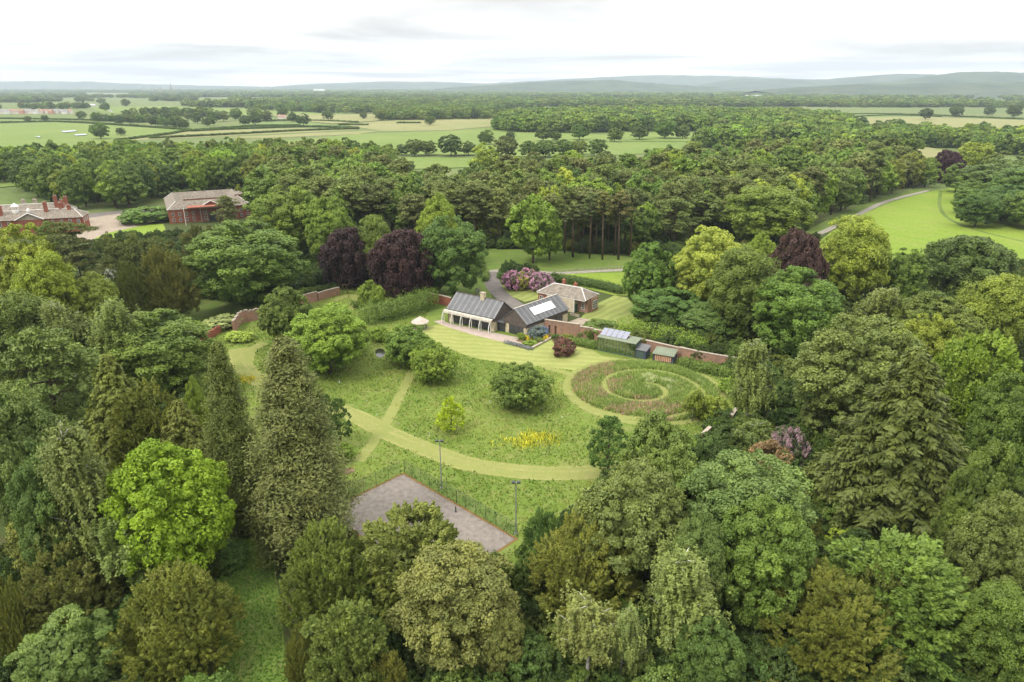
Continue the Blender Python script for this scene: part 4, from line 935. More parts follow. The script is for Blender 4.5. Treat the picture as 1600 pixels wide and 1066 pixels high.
# ------------------------------------------------------------------ building materials
simple('zinc_light', (.17, .173, .178), .55, .4, .2, var=.2, scale=.5)
simple('zinc', (.115, .117, .122), .55, .4, .25, var=.22, scale=.5)
simple('zinc_dark', (.14, .14, .145), .6, .3, .2, var=.2, scale=.5)
simple('brown_cladding', (.105, .085, .075), .85, .2, var=.3, scale=1.0)
simple('cream_stone', (.50, .43, .30), .85, .2, var=.16, scale=.8)
simple('cream_render', (.50, .43, .32), .9, .15, var=.18, scale=.5)
simple('pale_timber', (.55, .51, .44), .8, .2, var=.25, scale=1.2)
simple('white_paint', (.66, .65, .61), .6, .3, var=.08, scale=.6)
simple('stone_slate', (.20, .172, .14), .9, .15, var=.45, scale=.9, bump=.4)
simple('lead', (.62, .60, .57), .6, .3, var=.12, scale=.6)
simple('old_brick', (.30, .165, .11), .9, .15, var=.4, scale=.7, second=(.20, .14, .105))
simple('red_brick', (.26, .095, .06), .9, .15, var=.3, scale=.5)
simple('coping', (.34, .29, .235), .9, .15, var=.3, scale=.8)
simple('navy_paint', (.055, .068, .095), .6, .3, var=.2, scale=.8)
simple('sage_roof', (.16, .185, .13), .8, .2, var=.18, scale=.6)
simple('green_frame', (.06, .09, .08), .6, .3, var=.15, scale=.8)
simple('orange_timber', (.58, .33, .19), .75, .2, var=.3, scale=1.5)
simple('thatch', (.42, .365, .31), .95, .1, var=.3, scale=1.2, bump=.5)
simple('dark_steel', (.05, .055, .055), .5, .4, .3, var=.2, scale=1)
simple('grey_steel', (.34, .35, .36), .45, .4, .5, var=.15, scale=1)
simple('green_paint', (.04, .13, .09), .6, .3, var=.2, scale=1)
simple('court_wall', (.11, .075, .05), .9, .1, var=.4, scale=.8)
simple('old_stone', (.30, .27, .22), .9, .1, var=.35, scale=.7)
simple('shed_roof', (.24, .23, .22), .9, .1, var=.4, scale=.8)
def glassmat(name, col, rough=.05):
    m, nt = newmat(name); out(nt, principled(nt, col, rough, .6).outputs[0]); return m
glassmat('dark_glass', (.035, .04, .042)); glassmat('sky_glass', (.20, .21, .26), .2); glassmat('white_glass', (.82, .84, .84), .25)
m, nt = newmat('clear_glass')
gl = N(nt, 'ShaderNodeBsdfGlossy'); gl.inputs['Roughness'].default_value = .03; gl.inputs[0].default_value = (.9, .95, .92, 1)
tr = N(nt, 'ShaderNodeBsdfTransparent'); tr.inputs[0].default_value = (.62, .74, .70, 1); ms = N(nt, 'ShaderNodeMixShader'); ms.inputs[0].default_value = .22
nt.links.new(tr.outputs[0], ms.inputs[1]); nt.links.new(gl.outputs[0], ms.inputs[2]); out(nt, ms.outputs[0])
m, nt = newmat('wire_mesh')
tr = N(nt, 'ShaderNodeBsdfTransparent'); df = principled(nt, (.05, .12, .08), .6); ms = N(nt, 'ShaderNodeMixShader'); ms.inputs[0].default_value = .13
nt.links.new(tr.outputs[0], ms.inputs[1]); nt.links.new(df.outputs[0], ms.inputs[2]); out(nt, ms.outputs[0])

def copy_part(o, parent, loc=(0, 0, 0), name=None, rotz=0):
    c = bpy.data.objects.new(name or o.name.split('.')[0], o.data); COL.objects.link(c); c.parent = parent; c.location = loc; c.rotation_euler = (0, 0, rotz); return c
def window(parent, p, w, h, axis='x', frame='white_paint', glass='dark_glass', bars=(2, 2), name='window', d=.12):
    """sash window whose centre-bottom stands at p on a wall; axis = the wall's direction; it looks towards -y ('x') or +x ('y')"""
    x, y, z = p; t = .09
    b = MB()
    def bx(u0, u1, z0, z1, o0, o1, mb):
        if axis == 'x': mb.box(x + u0, x + u1, y - o1, y - o0, z + z0, z + z1)
        else: mb.box(x + o0, x + o1, y + u0, y + u1, z + z0, z + z1)
    f = MB(); bx(-w / 2, -w / 2 + t, 0, h, 0, d, f); bx(w / 2 - t, w / 2, 0, h, 0, d, f); bx(-w / 2 + t, w / 2 - t, h - t, h, 0, d, f); bx(-w / 2 + t, w / 2 - t, 0, t, 0, d, f)
    for i in range(1, bars[0]): u = -w / 2 + w * i / bars[0]; bx(u - .03, u + .03, t, h - t, .02, d - .02, f)
    for i in range(1, bars[1]): q = h * i / bars[1]; bx(-w / 2 + t, w / 2 - t, q - .03, q + .03, .03, d - .03, f)
    fo = f.build(name, frame, parent)
    g = MB(); bx(-w / 2 + t * .5, w / 2 - t * .5, t * .5, h - t * .5, .005, .03, g); g.build('pane', glass, fo)
    return fo
def panels(parent, lowL, lowR, topL, topR, n, mat, name='roof_panel', t=.06, gap=.05):
    """a slope covered in separate metal trays with raised seams between them"""
    lowL, lowR, topL, topR = map(lambda q: np.array(q, float), (lowL, lowR, topL, topR))
    nrm = unit(np.cross(lowR - lowL, topL - lowL)); nrm = nrm if nrm[2] > 0 else -nrm
    for i in range(n):
        a, b_ = i / n, (i + 1) / n; e = .5 * gap / np.linalg.norm(lowR - lowL)
        P = lambda s, lo, hi: lo + (hi - lo) * s
        q = [P(a + e, lowL, lowR), P(b_ - e, lowL, lowR), P(b_ - e, topL, topR), P(a + e, topL, topR)]
        o = MB().slab([tuple(v + nrm * t) for v in q], t).build(name, mat if (i * 5) % 3 else mat + '_light', parent)
        s0, s1 = P(b_ - e, lowL, lowR), P(b_ - e, topL, topR); dr = unit(lowR - lowL) * gap
        MB().slab([tuple(s0 + nrm * (t + .07)), tuple(s0 + dr + nrm * (t + .07)), tuple(s1 + dr + nrm * (t + .07)), tuple(s1 + nrm * (t + .07))], .12 + t).build('seam', mat, parent)

# ------------------------------------------------------------------ the modern house: two wings joined by a link
house = thing('house', 'modern single storey house with two grey metal gabled wings and curved white arches', 'house', (-20.72, 205.5, 0), radians(-34))
L_, D_, EV, RG = 18.6, 10.6, 4.3, 8.4
def wall_box(n, m, par, *b): return box_part(n, m, par, *b)
wall_box('wall', 'cream_stone', house, .3, L_ - .3, D_ - .6, D_ - .3, 0, EV)
wall_box('wall', 'brown_cladding', house, .3, .55, .3, D_ - .6, 0, EV)
wall_box('wall', 'cream_stone', house, L_ - .55, L_ - .3, .3, D_ - .6, 0, 3.0)
wall_box('fascia', 'brown_cladding', house, .56, L_ - .56, .28, .55, 3.15, EV)
for x0, x1 in ((.56, 2.4), (L_ - 1.5, L_ - .56)): wall_box('wall_pier', 'cream_stone', house, x0, x1, .3, .55, 0, 3.14)
nb = 5; x0 = 2.42; bw = (L_ - 1.52 - 2.42) / nb
for i in range(nb): window(house, (x0 + bw * (i + .5), .5, .06), bw - .06, 3.05, 'x', 'dark_steel', 'dark_glass', (3, 1), 'glazed_door')
wall_box('floor_slab', 'dark_steel', house, .6, L_ - .6, .6, D_ - .62, 0, .05)
for gx, m_ in ((.32, 1), (L_ - .34, -1)):                 # gable triangles in upright boards
    nbd = 26
    for k in range(nbd):
        y0 = .3 + (D_ - .6) * k / nbd; y1 = .3 + (D_ - .6) * (k + 1) / nbd - .03
        hz_ = lambda y: EV + (RG - EV) * (1 - abs(y - D_ / 2) / (D_ / 2)) - .12
        zb = 3.02 if m_ < 0 else EV + .01
        if min(hz_(y0), hz_(y1)) <= zb + .05: continue
        e = .02 * (k % 2)
        MB().face([(gx + e, y0, zb), (gx + e, y1, zb), (gx + e, y1, hz_(y1)), (gx + e, y0, hz_(y0))]).face([(gx - .1, y0, zb), (gx - .1, y0, hz_(y0)), (gx - .1, y1, hz_(y1)), (gx - .1, y1, zb)]).face([(gx + e, y0, zb), (gx + e, y0, hz_(y0)), (gx - .1, y0, hz_(y0)), (gx - .1, y0, zb)]).face([(gx + e, y1, zb), (gx - .1, y1, zb), (gx - .1, y1, hz_(y1)), (gx + e, y1, hz_(y1))]).build('cladding_board', 'brown_cladding', house)
roofA = MB().slab([(0, 0, EV), (L_, 0, EV), (L_, D_ / 2, RG), (0, D_ / 2, RG)], .16).slab([(L_, D_, EV), (0, D_, EV), (0, D_ / 2 + .01, RG), (L_, D_ / 2 + .01, RG)], .16).build('roof', 'zinc_dark', house)
panels(roofA, (0, 0, EV + .004), (L_, 0, EV + .004), (0, D_ / 2, RG + .004), (L_, D_ / 2, RG + .004), 28, 'zinc')
MB().box(0, L_, D_ / 2 - .15, D_ / 2 + .15, RG + .08, RG + .17).build('ridge_cap', 'brown_cladding', roofA)
MB().tube([(0, -.06, EV - .02), (L_, -.06, EV - .02)], .09, 6).build('gutter', 'dark_steel', roofA)
ch = MB().box(10.2, 11.5, 4.3, 5.6, RG - 1.2, RG + 1.6).build('chimney', 'cream_stone', roofA)
MB().box(10.12, 11.58, 4.22, 5.68, RG + 1.6, RG + 1.75).build('chimney_cap', 'coping', house)
for i in range(6):                                         # curved arches in front of the glass
    x = -.3 + i * 3.62; pts = []
    for k in range(9):
        a = pi / 2 * k / 8; pts.append((x, -.15 - 1.95 * sin(a) ** 1.0 * .98, 3.95 * cos(a) ** .8 if k < 8 else .0))
    arch = MB()
    arch.tube(pts, .13, 6); arch.build('arch', 'white_paint', house)
    MB().box(x - .07, x + .07, -.95, -.80, 0, 3.45).build('arch_post', 'white_paint', house)
for k in range(11):                                        # slatted sunshade on the arches
    a = .06 + .62 * k / 10; y = -.15 - 1.95 * sin(a) * .98; z = 3.95 * cos(a) ** .8 + .14
    MB().box(-.5, 18.2, y - .10, y + .05, z, z + .05).build('shade_slat', 'pale_timber', house)
# second wing
def to_local(parent, p):
    c, s_ = cos(-parent.rotation_euler.z), sin(-parent.rotation_euler.z); dx, dy = p[0] - parent.location.x, p[1] - parent.location.y
    return (c * dx - s_ * dy, s_ * dx + c * dy, p[2] if len(p) > 2 else 0)
wb = obj('gabled_wing', None, house); q = to_local(house, (4.38, 189.6)); wb.location = (q[0], q[1], 0); wb.rotation_euler = (0, 0, radians(48.2 + 34))
LB, DB, RB = 20.4, 10.0, 8.2
wall_box('wall', 'cream_stone', wb, .4, LB - .3, DB - .6, DB - .3, 0, EV)
wall_box('wall', 'brown_cladding', wb, .4, LB - .3, .3, .6, 3.0, EV)
wall_box('wall', 'cream_stone', wb, .4, 9.2, .3, .58, 0, 2.99); wall_box('wall', 'cream_stone', wb, 17.6, LB - .3, .3, .58, 0, 2.99)
for i in range(3): window(wb, (9.2 + 1.4 + i * 2.8, .5, .05), 2.72, 2.9, 'x', 'dark_steel', 'dark_glass', (2, 1), 'glazed_door')
wall_box('wall', 'cream_stone', wb, LB - .6, LB - .3, .62, DB - .62, 0, EV)
wall_box('wall', 'cream_stone', wb, .3, .58, 7.4, DB - .3, 0, 2.95)
wall_box('wall', 'cream_stone', wb, .3, .58, .62, 1.5, 0, 2.95)
for i in range(3):
    f = MB(); y0 = 1.52 + i * 1.96; y1 = y0 + 1.94
    f.box(.36, .46, y0, y0 + .07, 0, 2.95).box(.36, .46, y1 - .07, y1, 0, 2.95).box(.36, .46, y0 + .07, y1 - .07, 2.86, 2.95).box(.36, .46, y0 + .07, y1 - .07, 0, .08)
    fo = f.build('glazed_door', 'dark_steel', wb); MB().box(.40, .43, y0 + .05, y1 - .05, .05, 2.9).build('pane', 'dark_glass', fo)
nbd = 26
for gx, zb, back_ in ((.3, 2.96, 0), (LB - .3, EV, 1)):
    for k in range(nbd):
        y0 = .3 + (DB - .6) * k / nbd; y1 = .3 + (DB - .6) * (k + 1) / nbd - .03
        hz_ = lambda y: EV + (RB - EV) * (1 - abs(y - DB / 2) / (DB / 2)) - .12
        if min(hz_(y0), hz_(y1)) <= zb + .05: continue
        e = -.02 * (k % 2) - .06
        MB().face([(gx + e, y1, zb), (gx + e, y0, zb), (gx + e, y0, hz_(y0)), (gx + e, y1, hz_(y1))]).face([(gx + .1, y0, zb), (gx + .1, y1, zb), (gx + .1, y1, hz_(y1)), (gx + .1, y0, hz_(y0))]).face([(gx + e, y0, zb), (gx + .1, y0, zb), (gx + .1, y0, hz_(y0)), (gx + e, y0, hz_(y0))]).face([(gx + e, y1, zb), (gx + e, y1, hz_(y1)), (gx + .1, y1, hz_(y1)), (gx + .1, y1, zb)]).build('cladding_board', 'brown_cladding', wb)
MB().slab([(0, 0, EV), (LB, 0, EV), (LB, DB / 2, RB), (0, DB / 2, RB)], .16).slab([(LB, DB, EV), (0, DB, EV), (0, DB / 2 + .01, RB), (LB, DB / 2 + .01, RB)], .16).build('roof', 'zinc_dark', wb)
lo = lambda s, u: (u, DB / 2 * s, EV + (RB - EV) * s + .004)
def pset(u0, u1, s0, s1, n):
    a, b_, c, d_ = (np.array(lo(s0, u0)), np.array(lo(s0, u1)), np.array(lo(s1, u0)), np.array(lo(s1, u1)))
    nr = np.array((0, -(RB - EV), DB / 2)); nr = nr / np.linalg.norm(nr)
    for i in range(n):
        P = lambda p, q_, f: p + (q_ - p) * f
        e = .03 / (u1 - u0)
        qd = [P(a, b_, i / n + e), P(a, b_, (i + 1) / n - e), P(c, d_, (i + 1) / n - e), P(c, d_, i / n + e)]
        MB().slab([tuple(v + nr * .06) for v in qd], .06).build('roof_panel', 'zinc' if (i * 5) % 3 else 'zinc_light', wb)
        s0_, s1_ = P(a, b_, (i + 1) / n - e), P(c, d_, (i + 1) / n - e)
        MB().slab([tuple(s0_ + nr * .13), tuple(s0_ + nr * .13 + np.array((.05, 0, 0))), tuple(s1_ + nr * .13 + np.array((.05, 0, 0))), tuple(s1_ + nr * .13)], .13).build('seam', 'zinc', wb)
SK = (5.4, 15.6, .34, .76)
pset(0, SK[0], 0, 1, 8); pset(SK[1], LB, 0, 1, 7); pset(SK[0], SK[1], 0, SK[2], 15); pset(SK[0], SK[1], SK[3], 1, 15)
for i in range(6):                                         # long white rooflight in six panes
    u0 = SK[0] + (SK[1] - SK[0]) * i / 6 + .02; u1 = SK[0] + (SK[1] - SK[0]) * (i + 1) / 6 - .02
    nr = np.array((0, -(RB - EV), DB / 2)); nr = nr / np.linalg.norm(nr)
    MB().slab([tuple(np.array(lo(SK[2], u0)) + nr * .16), tuple(np.array(lo(SK[2], u1)) + nr * .16), tuple(np.array(lo(SK[3], u1)) + nr * .16), tuple(np.array(lo(SK[3], u0)) + nr * .16)], .14).build('rooflight_pane', 'white_glass', wb)
MB().box(-.05, LB + .05, DB / 2 - .14, DB / 2 + .14, RB + .07, RB + .16).build('ridge_cap', 'pale_timber', wb)
MB().tube([(0, -.06, EV - .02), (LB, -.06, EV - .02)], .09, 6).build('gutter', 'dark_steel', wb)
for c_ in list(wb.children):                              # the wing's pieces are parts of the house itself
    c_.parent = house; c_.location = wb.location; c_.rotation_euler = wb.rotation_euler
bpy.data.objects.remove(wb)
# glazed link between the wings
lk = MB().box(L_ - .25, L_ + 2.6, 1.3, 6.5, 3.0, 3.2).build('link_roof', 'zinc', house)
MB().box(L_ - .25, L_ + 2.3, 1.9, 2.1, 0, 2.99).build('link_wall', 'dark_glass', house)
MB().box(L_ + .35, L_ + .45, 1.84, 1.9, 0, 2.98).box(L_ + 1.3, L_ + 1.4, 1.84, 1.9, 0, 2.98).build('door_frame', 'dark_steel', house)
# terrace
TER = pxs((678, 503), (690, 500), (700, 505), (770, 520), (835, 533), (838, 540), (826, 545), (790, 536), (740, 524), (700, 512))
sheet('terrace', TER, .10, 'paving')
tw = thing('terrace_kerb', 'low pale stone kerb wall round the planting bed beside the terrace', 'wall', (0, 0, 0))
k0, k1 = G2(831, 545), G2(867, 526); kv = unit(k1 - k0); kn = np.array((-kv[1], kv[0])); ln = np.linalg.norm(k1 - k0); n_ = 7
for i in range(n_):
    a = k0 + kv * ln * (i + .01) / n_; b_ = k0 + kv * ln * (i + .99) / n_
    MB().prism([tuple(a - kn * .35), tuple(b_ - kn * .35), tuple(b_ + kn * .35), tuple(a + kn * .35)], 0, .45).build('kerb_stone', 'coping', tw)
sheet('flower_bed', pxs((806, 533), (833, 543), (864, 527), (852, 516), (825, 525)), .115, 'bare_soil')

# ------------------------------------------------------------------ the old lodge
lodge = thing('lodge', 'old lodge with hipped stone slate roof, cream rendered front and brick end bay', 'lodge', (8.35, 222.6, 0), radians(-34.6))
LL, LD, LE, LR = 18.9, 9.2, 4.8, 7.4
wall_box('wall', 'cream_render', lodge, 4.0, 14.6, .05, LD - .4, 0, LE - .05)
wall_box('wall', 'red_brick', lodge, .4, 3.99, .4, LD - .45, 0, LE - .06)
wall_box('wall', 'old_brick', lodge, 14.61, LL - .4, 2.2, LD - .45, 0, LE - .06)
wall_box('bay', 'old_brick', lodge, LL - .41, LL + .3, 3.6, 8.0, 0, LE - .3)
wall_box('quoin', 'white_paint', lodge, 14.4, 14.66, -.01, .2, 0, LE - .06)
window(lodge, (LL + .3, 5.8, 1.1), 3.0, 2.6, 'y', 'white_paint', 'dark_glass', (3, 3), 'sash_window')
window(lodge, (LL - 2.0, 2.2, .9), 1.1, 2.4, 'x', 'white_paint', 'dark_glass', (2, 3), 'sash_window')
window(lodge, (1.7, .4, 1.2), 1.4, 2.4, 'x', 'white_paint', 'dark_glass', (2, 3), 'sash_window')
MB().box(14.67, 14.75, .5, 1.9, .1, 2.7).build('door', 'green_paint', lodge)
rf = [(0, 0, LE), (LL, 0, LE), (LL, LD, LE), (0, LD, LE)]; r0, r1 = (4.2, LD / 2, LR), (LL - 4.2, LD / 2, LR)
lr = MB().slab([rf[0], rf[1], r1, r0], .15).slab([rf[1], rf[2], r1], .15).slab([rf[2], rf[3], r0, r1], .15).slab([rf[3], rf[0], r0], .15).build('roof', 'stone_slate', lodge)
for a, b_ in ((rf[0], r0), (rf[1], r1), (rf[2], r1), (rf[3], r0), (r0, r1)): MB().tube([tuple(np.array(a) + (0, 0, .03)), tuple(np.array(b_) + (0, 0, .05))], .16, 6).build('hip_flashing', 'lead', lr)
wall_box('eaves_board', 'white_paint', lodge, .2, LL - .2, -.06, .03, LE - .28, LE - .10)
for x, y, h_ in ((6.6, 5.6, 1.4), (11.2, 5.3, 1.0)):
    c_ = MB().box(x, x + 1.1, y, y + .8, LR - 1.0, LR + h_).build('chimney', 'red_brick', lr); MB().lathe([(.14, LR + h_), (.14, LR + h_ + .4), (.1, LR + h_ + .42)], 8, (x + .35, y + .4)).build('chimney_pot', 'orange_timber', lodge)
MB().box(14.9, 18.4, -3.2, -2.95, 0, .8).build('garden_wall', 'coping', lodge)
sheet('lodge_yard', pxs((884, 505), (905, 497), (922, 500), (912, 510), (890, 512)), .11, 'gravel')

# ------------------------------------------------------------------ brick walls of the old garden
def brick_wall(pts, h, label, mat='old_brick', t=.55, per=6, jag=0., cop=True, openings=()):
    L = smooth_line([G2(*p) for p in pts], per); w = thing('garden_wall', label, 'brick wall', (*L[0], 0), 0, 'brick walls of the walled garden'); L = L - L[0]; rr = random.Random(len(label))
    for i in range(len(L) - 1):
        a, b_ = L[i], L[i + 1]; d_ = unit(b_ - a); n_ = np.array((-d_[1], d_[0])) * t / 2; hh = h + (rr.uniform(-jag, jag) if jag else 0)
        if i in openings: MB().prism([tuple(a - n_), tuple(b_ - n_), tuple(b_ + n_), tuple(a + n_)], 2.6, hh).build('arch_head', mat, w); MB().prism([tuple(a + n_ * .1), tuple(b_ + n_ * .1), tuple(b_ + n_ * .4), tuple(a + n_ * .4)], 0, 2.59).build('wooden_door', 'court_wall', w)
        else: MB().prism([tuple(a - n_), tuple(b_ - n_), tuple(b_ + n_), tuple(a + n_)], -.1, hh).build('wall_section', mat, w)
        if cop: n2 = n_ * 1.35; MB().prism([tuple(a - n2), tuple(b_ - n2), tuple(b_ + n2), tuple(a + n2)], hh + .003, hh + .2).build('coping_stone', 'coping', w)
    return w
brick_wall(((851, 519), (870, 522), (890, 525), (905, 527)), 4.0, 'taller brick wall with doorways joining the house', 'old_brick', openings=(2, 5))
brick_wall(((905.5, 527.3), (926, 530.5)), 3.4, 'weathered red brick wall stepping down towards the greenhouse', 'old_brick')
brick_wall(((927, 531), (960, 537), (1010, 549), (1060, 561)), 3.2, 'brick wall behind the greenhouse under the long hedge', 'old_brick')
brick_wall(((1060, 561), (1100, 570), (1140, 577), (1172, 583), (1200, 600)), 3.4, 'long brick wall running right from the small shed', 'old_brick')
brick_wall(((1148, 660), (1140, 672)), 3.4, 'short wall end with pale top beside the vivid green bush')
brick_wall(((1107, 690), (1095, 702)), 3.4, 'pale topped wall stub above the grey green sycamore')
brick_wall(((296, 530), (318, 534), (345, 520)), 2.2, 'broken brick wall under the cream climber', 'red_brick', jag=.4, cop=False)
brick_wall(((366, 520), (378, 505), (395, 502), (412, 497), (425, 490)), 3.6, 'curved brick wall with crumbling top at the left', 'old_brick', jag=.25)
brick_wall(((470, 478), (484, 474), (496, 471)), 3.4, 'brick wall left of the stepped pier behind the bright tree', 'old_brick')
brick_wall(((497, 470.5), (515, 465), (531, 461)), 2.8, 'lower brick wall running to the gateway under the copper beech', 'old_brick')
brick_wall(((668, 472), (690, 476), (705, 480)), 3.2, 'red brick wall behind the left end of the house', 'red_brick')
gp = thing('gate_frame', 'timber gateway frame at the end of the low brick wall', 'gateway', G(536, 460), 0)
MB().box(-.1, .1, -.1, .1, 0, 3.4).build('post', 'court_wall', gp); MB().box(1.5, 1.7, -.1, .1, 0, 3.4).build('post', 'court_wall', gp); MB().box(-.2, 1.8, -.12, .12, 3.4, 3.6).build('lintel', 'court_wall', gp)

# ------------------------------------------------------------------ greenhouse, shed, summerhouse
g0, g1 = G2(933, 547.5), G2(992, 559.5); gv = unit(g1 - g0); gl_ = float(np.linalg.norm(g1 - g0))
gh = thing('greenhouse', 'green framed glass greenhouse with raised roof panes', 'greenhouse', (*g0, 0), atan2(gv[1], gv[0])); GD, GE = 4.0, 4.0
fr = MB().box(0, gl_, -.06, .06, 0, .3).box(0, gl_, -.07, .07, GE - .1, GE + .12)
fr.build('front_rail', 'green_frame', gh)
for i in range(13): x = gl_ * i / 12; MB().box(x - .05, x + .05, -.05, .05, .3, GE - .1).build('mullion', 'green_frame' if i % 3 else 'dark_steel', gh)
for i in range(12): x0 = gl_ * i / 12 + .06; x1 = gl_ * (i + 1) / 12 - .06; MB().box(x0, x1, -.012, .012, .32, GE - .12).build('pane', 'clear_glass', gh)
for x in (0, gl_): MB().box(x - .06, x + .06, .08, .2, 0, GE).box(x - .06, x + .06, GD - .1, GD + .02, 0, GE + .6).box(x - .012, x + .012, .2, GD - .1, .1, GE - .1).build('end_frame', 'green_frame', gh)
MB().box(.1, gl_ - .1, GD, GD + .15, 0, GE + .5).build('back_wall', 'old_brick', gh)
MB().slab([(-.15, -.25, GE + .14), (gl_ + .15, -.25, GE + .14), (gl_ + .15, 1.3, GE + .35), (-.15, 1.3, GE + .35)], .1).build('front_roof', 'sage_roof', gh)
MB().slab([(gl_ * .72, 1.31, GE + .3), (gl_ + .15, 1.31, GE + .3), (gl_ + .15, GD + .2, GE + .6), (gl_ * .72, GD + .2, GE + .6)], .1).build('rear_roof', 'sage_roof', gh)
for i in range(5):
    x0 = .1 + i * gl_ * .142; x1 = x0 + gl_ * .142 - .12
    MB().slab([(x0, 1.25, GE + .42), (x1, 1.25, GE + .42), (x1 + .3, 3.6, GE + 1.85), (x0 + .3, 3.6, GE + 1.85)], .06).build('roof_pane', 'sky_glass', gh)
for i in range(4): MB().tube([(gl_ * (.12 + .22 * i), 1.6, 0), (gl_ * (.12 + .22 * i), 1.6, GE + .3)], .08, 6).build('inner_post', 'dark_steel', gh)
MB().box(.3, gl_ - .3, 2.6, 3.7, .7, .8).build('staging', 'pale_timber', gh)
an = thing('lean_to_shed', 'navy lean to shed with grey roof on the end of the greenhouse', 'shed', (*(g0 + gv * (gl_ + .12)), 0), atan2(gv[1], gv[0]))
MB().box(0, 2.9, 0, 3.4, 0, 2.5).build('wall', 'navy_paint', an); MB().box(.3, 2.2, -.06, -.005, .1, 2.2).build('door', 'green_frame', an)
MB().slab([(-.1, -.2, 2.6), (3.1, -.2, 2.6), (3.1, 3.6, 3.2), (-.1, 3.6, 3.2)], .1).build('roof', 'zinc', an)
s0, s1 = G2(1019.5, 566), G2(1051, 571.5); sv = unit(s1 - s0); sl = float(np.linalg.norm(s1 - s0))
sh = thing('garden_store', 'small navy garden store with orange slatted doors and sage green roof', 'shed', (*s0, 0), atan2(sv[1], sv[0]))
wall_box('wall', 'navy_paint', sh, 0, sl, .02, 4.0, 0, 2.6)
for i in range(9): x0 = .6 + i * (sl - 1.0) / 9; MB().box(x0, x0 + (sl - 1.0) / 9 - .16, -.06, .015, .75, 2.35).build('door_slat', 'orange_timber', sh)
MB().slab([(-.2, -.35, 2.65), (sl + .2, -.35, 2.65), (sl + .2, 4.2, 3.25), (-.2, 4.2, 3.25)], .14).build('roof', 'sage_roof', sh)
MB().slab([(0, .03, 2.6), (sl, .03, 2.6), (sl, 4.0, 3.1), (0, 4.0, 3.1)], .5).build('eaves_wall', 'navy_paint', sh)
gz = thing('summerhouse', 'round thatched summerhouse on posts at the left end of the lawn', 'summerhouse', G(657, 514), 0)
MB().lathe([(2.75, 2.3), (2.6, 2.5), (1.3, 3.35), (.25, 3.95), (.12, 4.1)], 18).build('roof', 'thatch', gz)
for k in range(8): a = 2 * pi * k / 8; MB().tube([(2.1 * cos(a), 2.1 * sin(a), 0), (2.1 * cos(a), 2.1 * sin(a), 2.45)], .09, 6).build('post', 'pale_timber', gz)
MB().lathe([(2.25, 0), (2.25, .12), (2.2, .15)], 18).build('base', 'coping', gz)
for k in range(8):
    if k in (5,): continue
    a0, a1 = 2 * pi * (k + .06) / 8, 2 * pi * (k + .94) / 8; MB().tube([(2.1 * cos(a0), 2.1 * sin(a0), .95), (2.1 * cos(a1), 2.1 * sin(a1), .95)], .07, 5).tube([(2.1 * cos(a0), 2.1 * sin(a0), .5), (2.1 * cos(a1), 2.1 * sin(a1), .5)], .07, 5).build('rail', 'dark_steel', gz)
gsh = thing('stone_shed', 'grey stone slab roof of a small shed behind the lime green tree', 'shed', G(176, 800), radians(-20))
MB().box(-2.2, 2.2, -1.8, 1.8, 0, 2.4).build('wall', 'old_stone', gsh); MB().slab([(-2.5, -2.1, 2.4), (2.5, -2.1, 2.4), (2.5, .02, 3.6), (-2.5, .02, 3.6)], .15).slab([(2.5, 2.1, 2.4), (-2.5, 2.1, 2.4), (-2.5, .03, 3.6), (2.5, .03, 3.6)], .15).build('roof', 'shed_roof', gsh)

# ------------------------------------------------------------------ tennis court, fence and floodlights
c_top, c_r = G2(630, 741), G2(806, 843); cu = unit(c_r - c_top); cvv = np.array((cu[1], -cu[0])); cl_ = float(np.linalg.norm(c_r - c_top)); CW = 17.0
cpt = lambda a, b_: c_top + cu * a + cvv * b_
sheet('court_edge', [cpt(-.3, -.3), cpt(cl_ + .3, -.3), cpt(cl_ + .3, CW + .3), cpt(-.3, CW + .3)], .085, 'moss_edge')
sheet('court_surface', [cpt(.12, .12), cpt(cl_ - .12, .12), cpt(cl_ - .12, CW - .12), cpt(.12, CW - .12)], .10, 'court_surface')
fen = thing('court_fence', 'tall green wire mesh fence along two sides of the tennis court', 'fence', (*c_top, 0), atan2(cu[1], cu[0])); FH = 2.9
n_ = 12
for i in range(n_ + 1): x = cl_ * i / n_; MB().tube([(x, .35, 0), (x, .35, FH)], .06 if i in (0, 6) else .035, 6).build('post', 'dark_steel', fen)
for i in range(n_): x0 = cl_ * i / n_ + .06; x1 = cl_ * (i + 1) / n_ - .06; MB().box(x0, x1, .345, .355, .05, FH - .06).build('mesh_panel', 'wire_mesh', fen)
for i in range(7): y = -.35 - (CW * 1.0) * i / 6; MB().tube([(-.35, y, 0), (-.35, y, FH)], .035, 6).build('post', 'dark_steel', fen)
for i in range(6): y1 = -.35 - CW * i / 6 - .06; y0 = -.35 - CW * (i + 1) / 6 + .06; MB().box(-.355, -.345, y0, y1, .05, FH - .06).build('mesh_panel', 'wire_mesh', fen)
MB().tube([(0, .35, FH), (cl_, .35, FH)], .02, 5).tube([(-.35, -.35, FH), (-.35, -CW, FH)], .02, 5).build('top_rail', 'dark_steel', fen)
np_ = thing('net_post', 'dark tennis net post near the fence side of the court', 'net post', (*cpt(cl_ * .565, 1.6), .1), 0)
MB().tube([(0, 0, 0), (0, 0, 1.1)], .1, 8).build('post', 'dark_steel', np_); MB().box(-.18, .18, -.18, .18, 0, .06).build('base_plate', 'dark_steel', np_)
rw_ = thing('retaining_wall', 'low dark wall with pale coping at the left corner of the court', 'wall', (*cpt(2.0, CW + .8), 0), atan2(cu[1], cu[0]))
for i in range(5): MB().box(i * 1.7 + .02, i * 1.7 + 1.68, -.25, .25, 0, 1.25).build('wall_section', 'court_wall', rw_); MB().box(i * 1.7 + .01, i * 1.7 + 1.69, -.38, .38, 1.25, 1.4).build('coping_stone', 'coping', rw_)
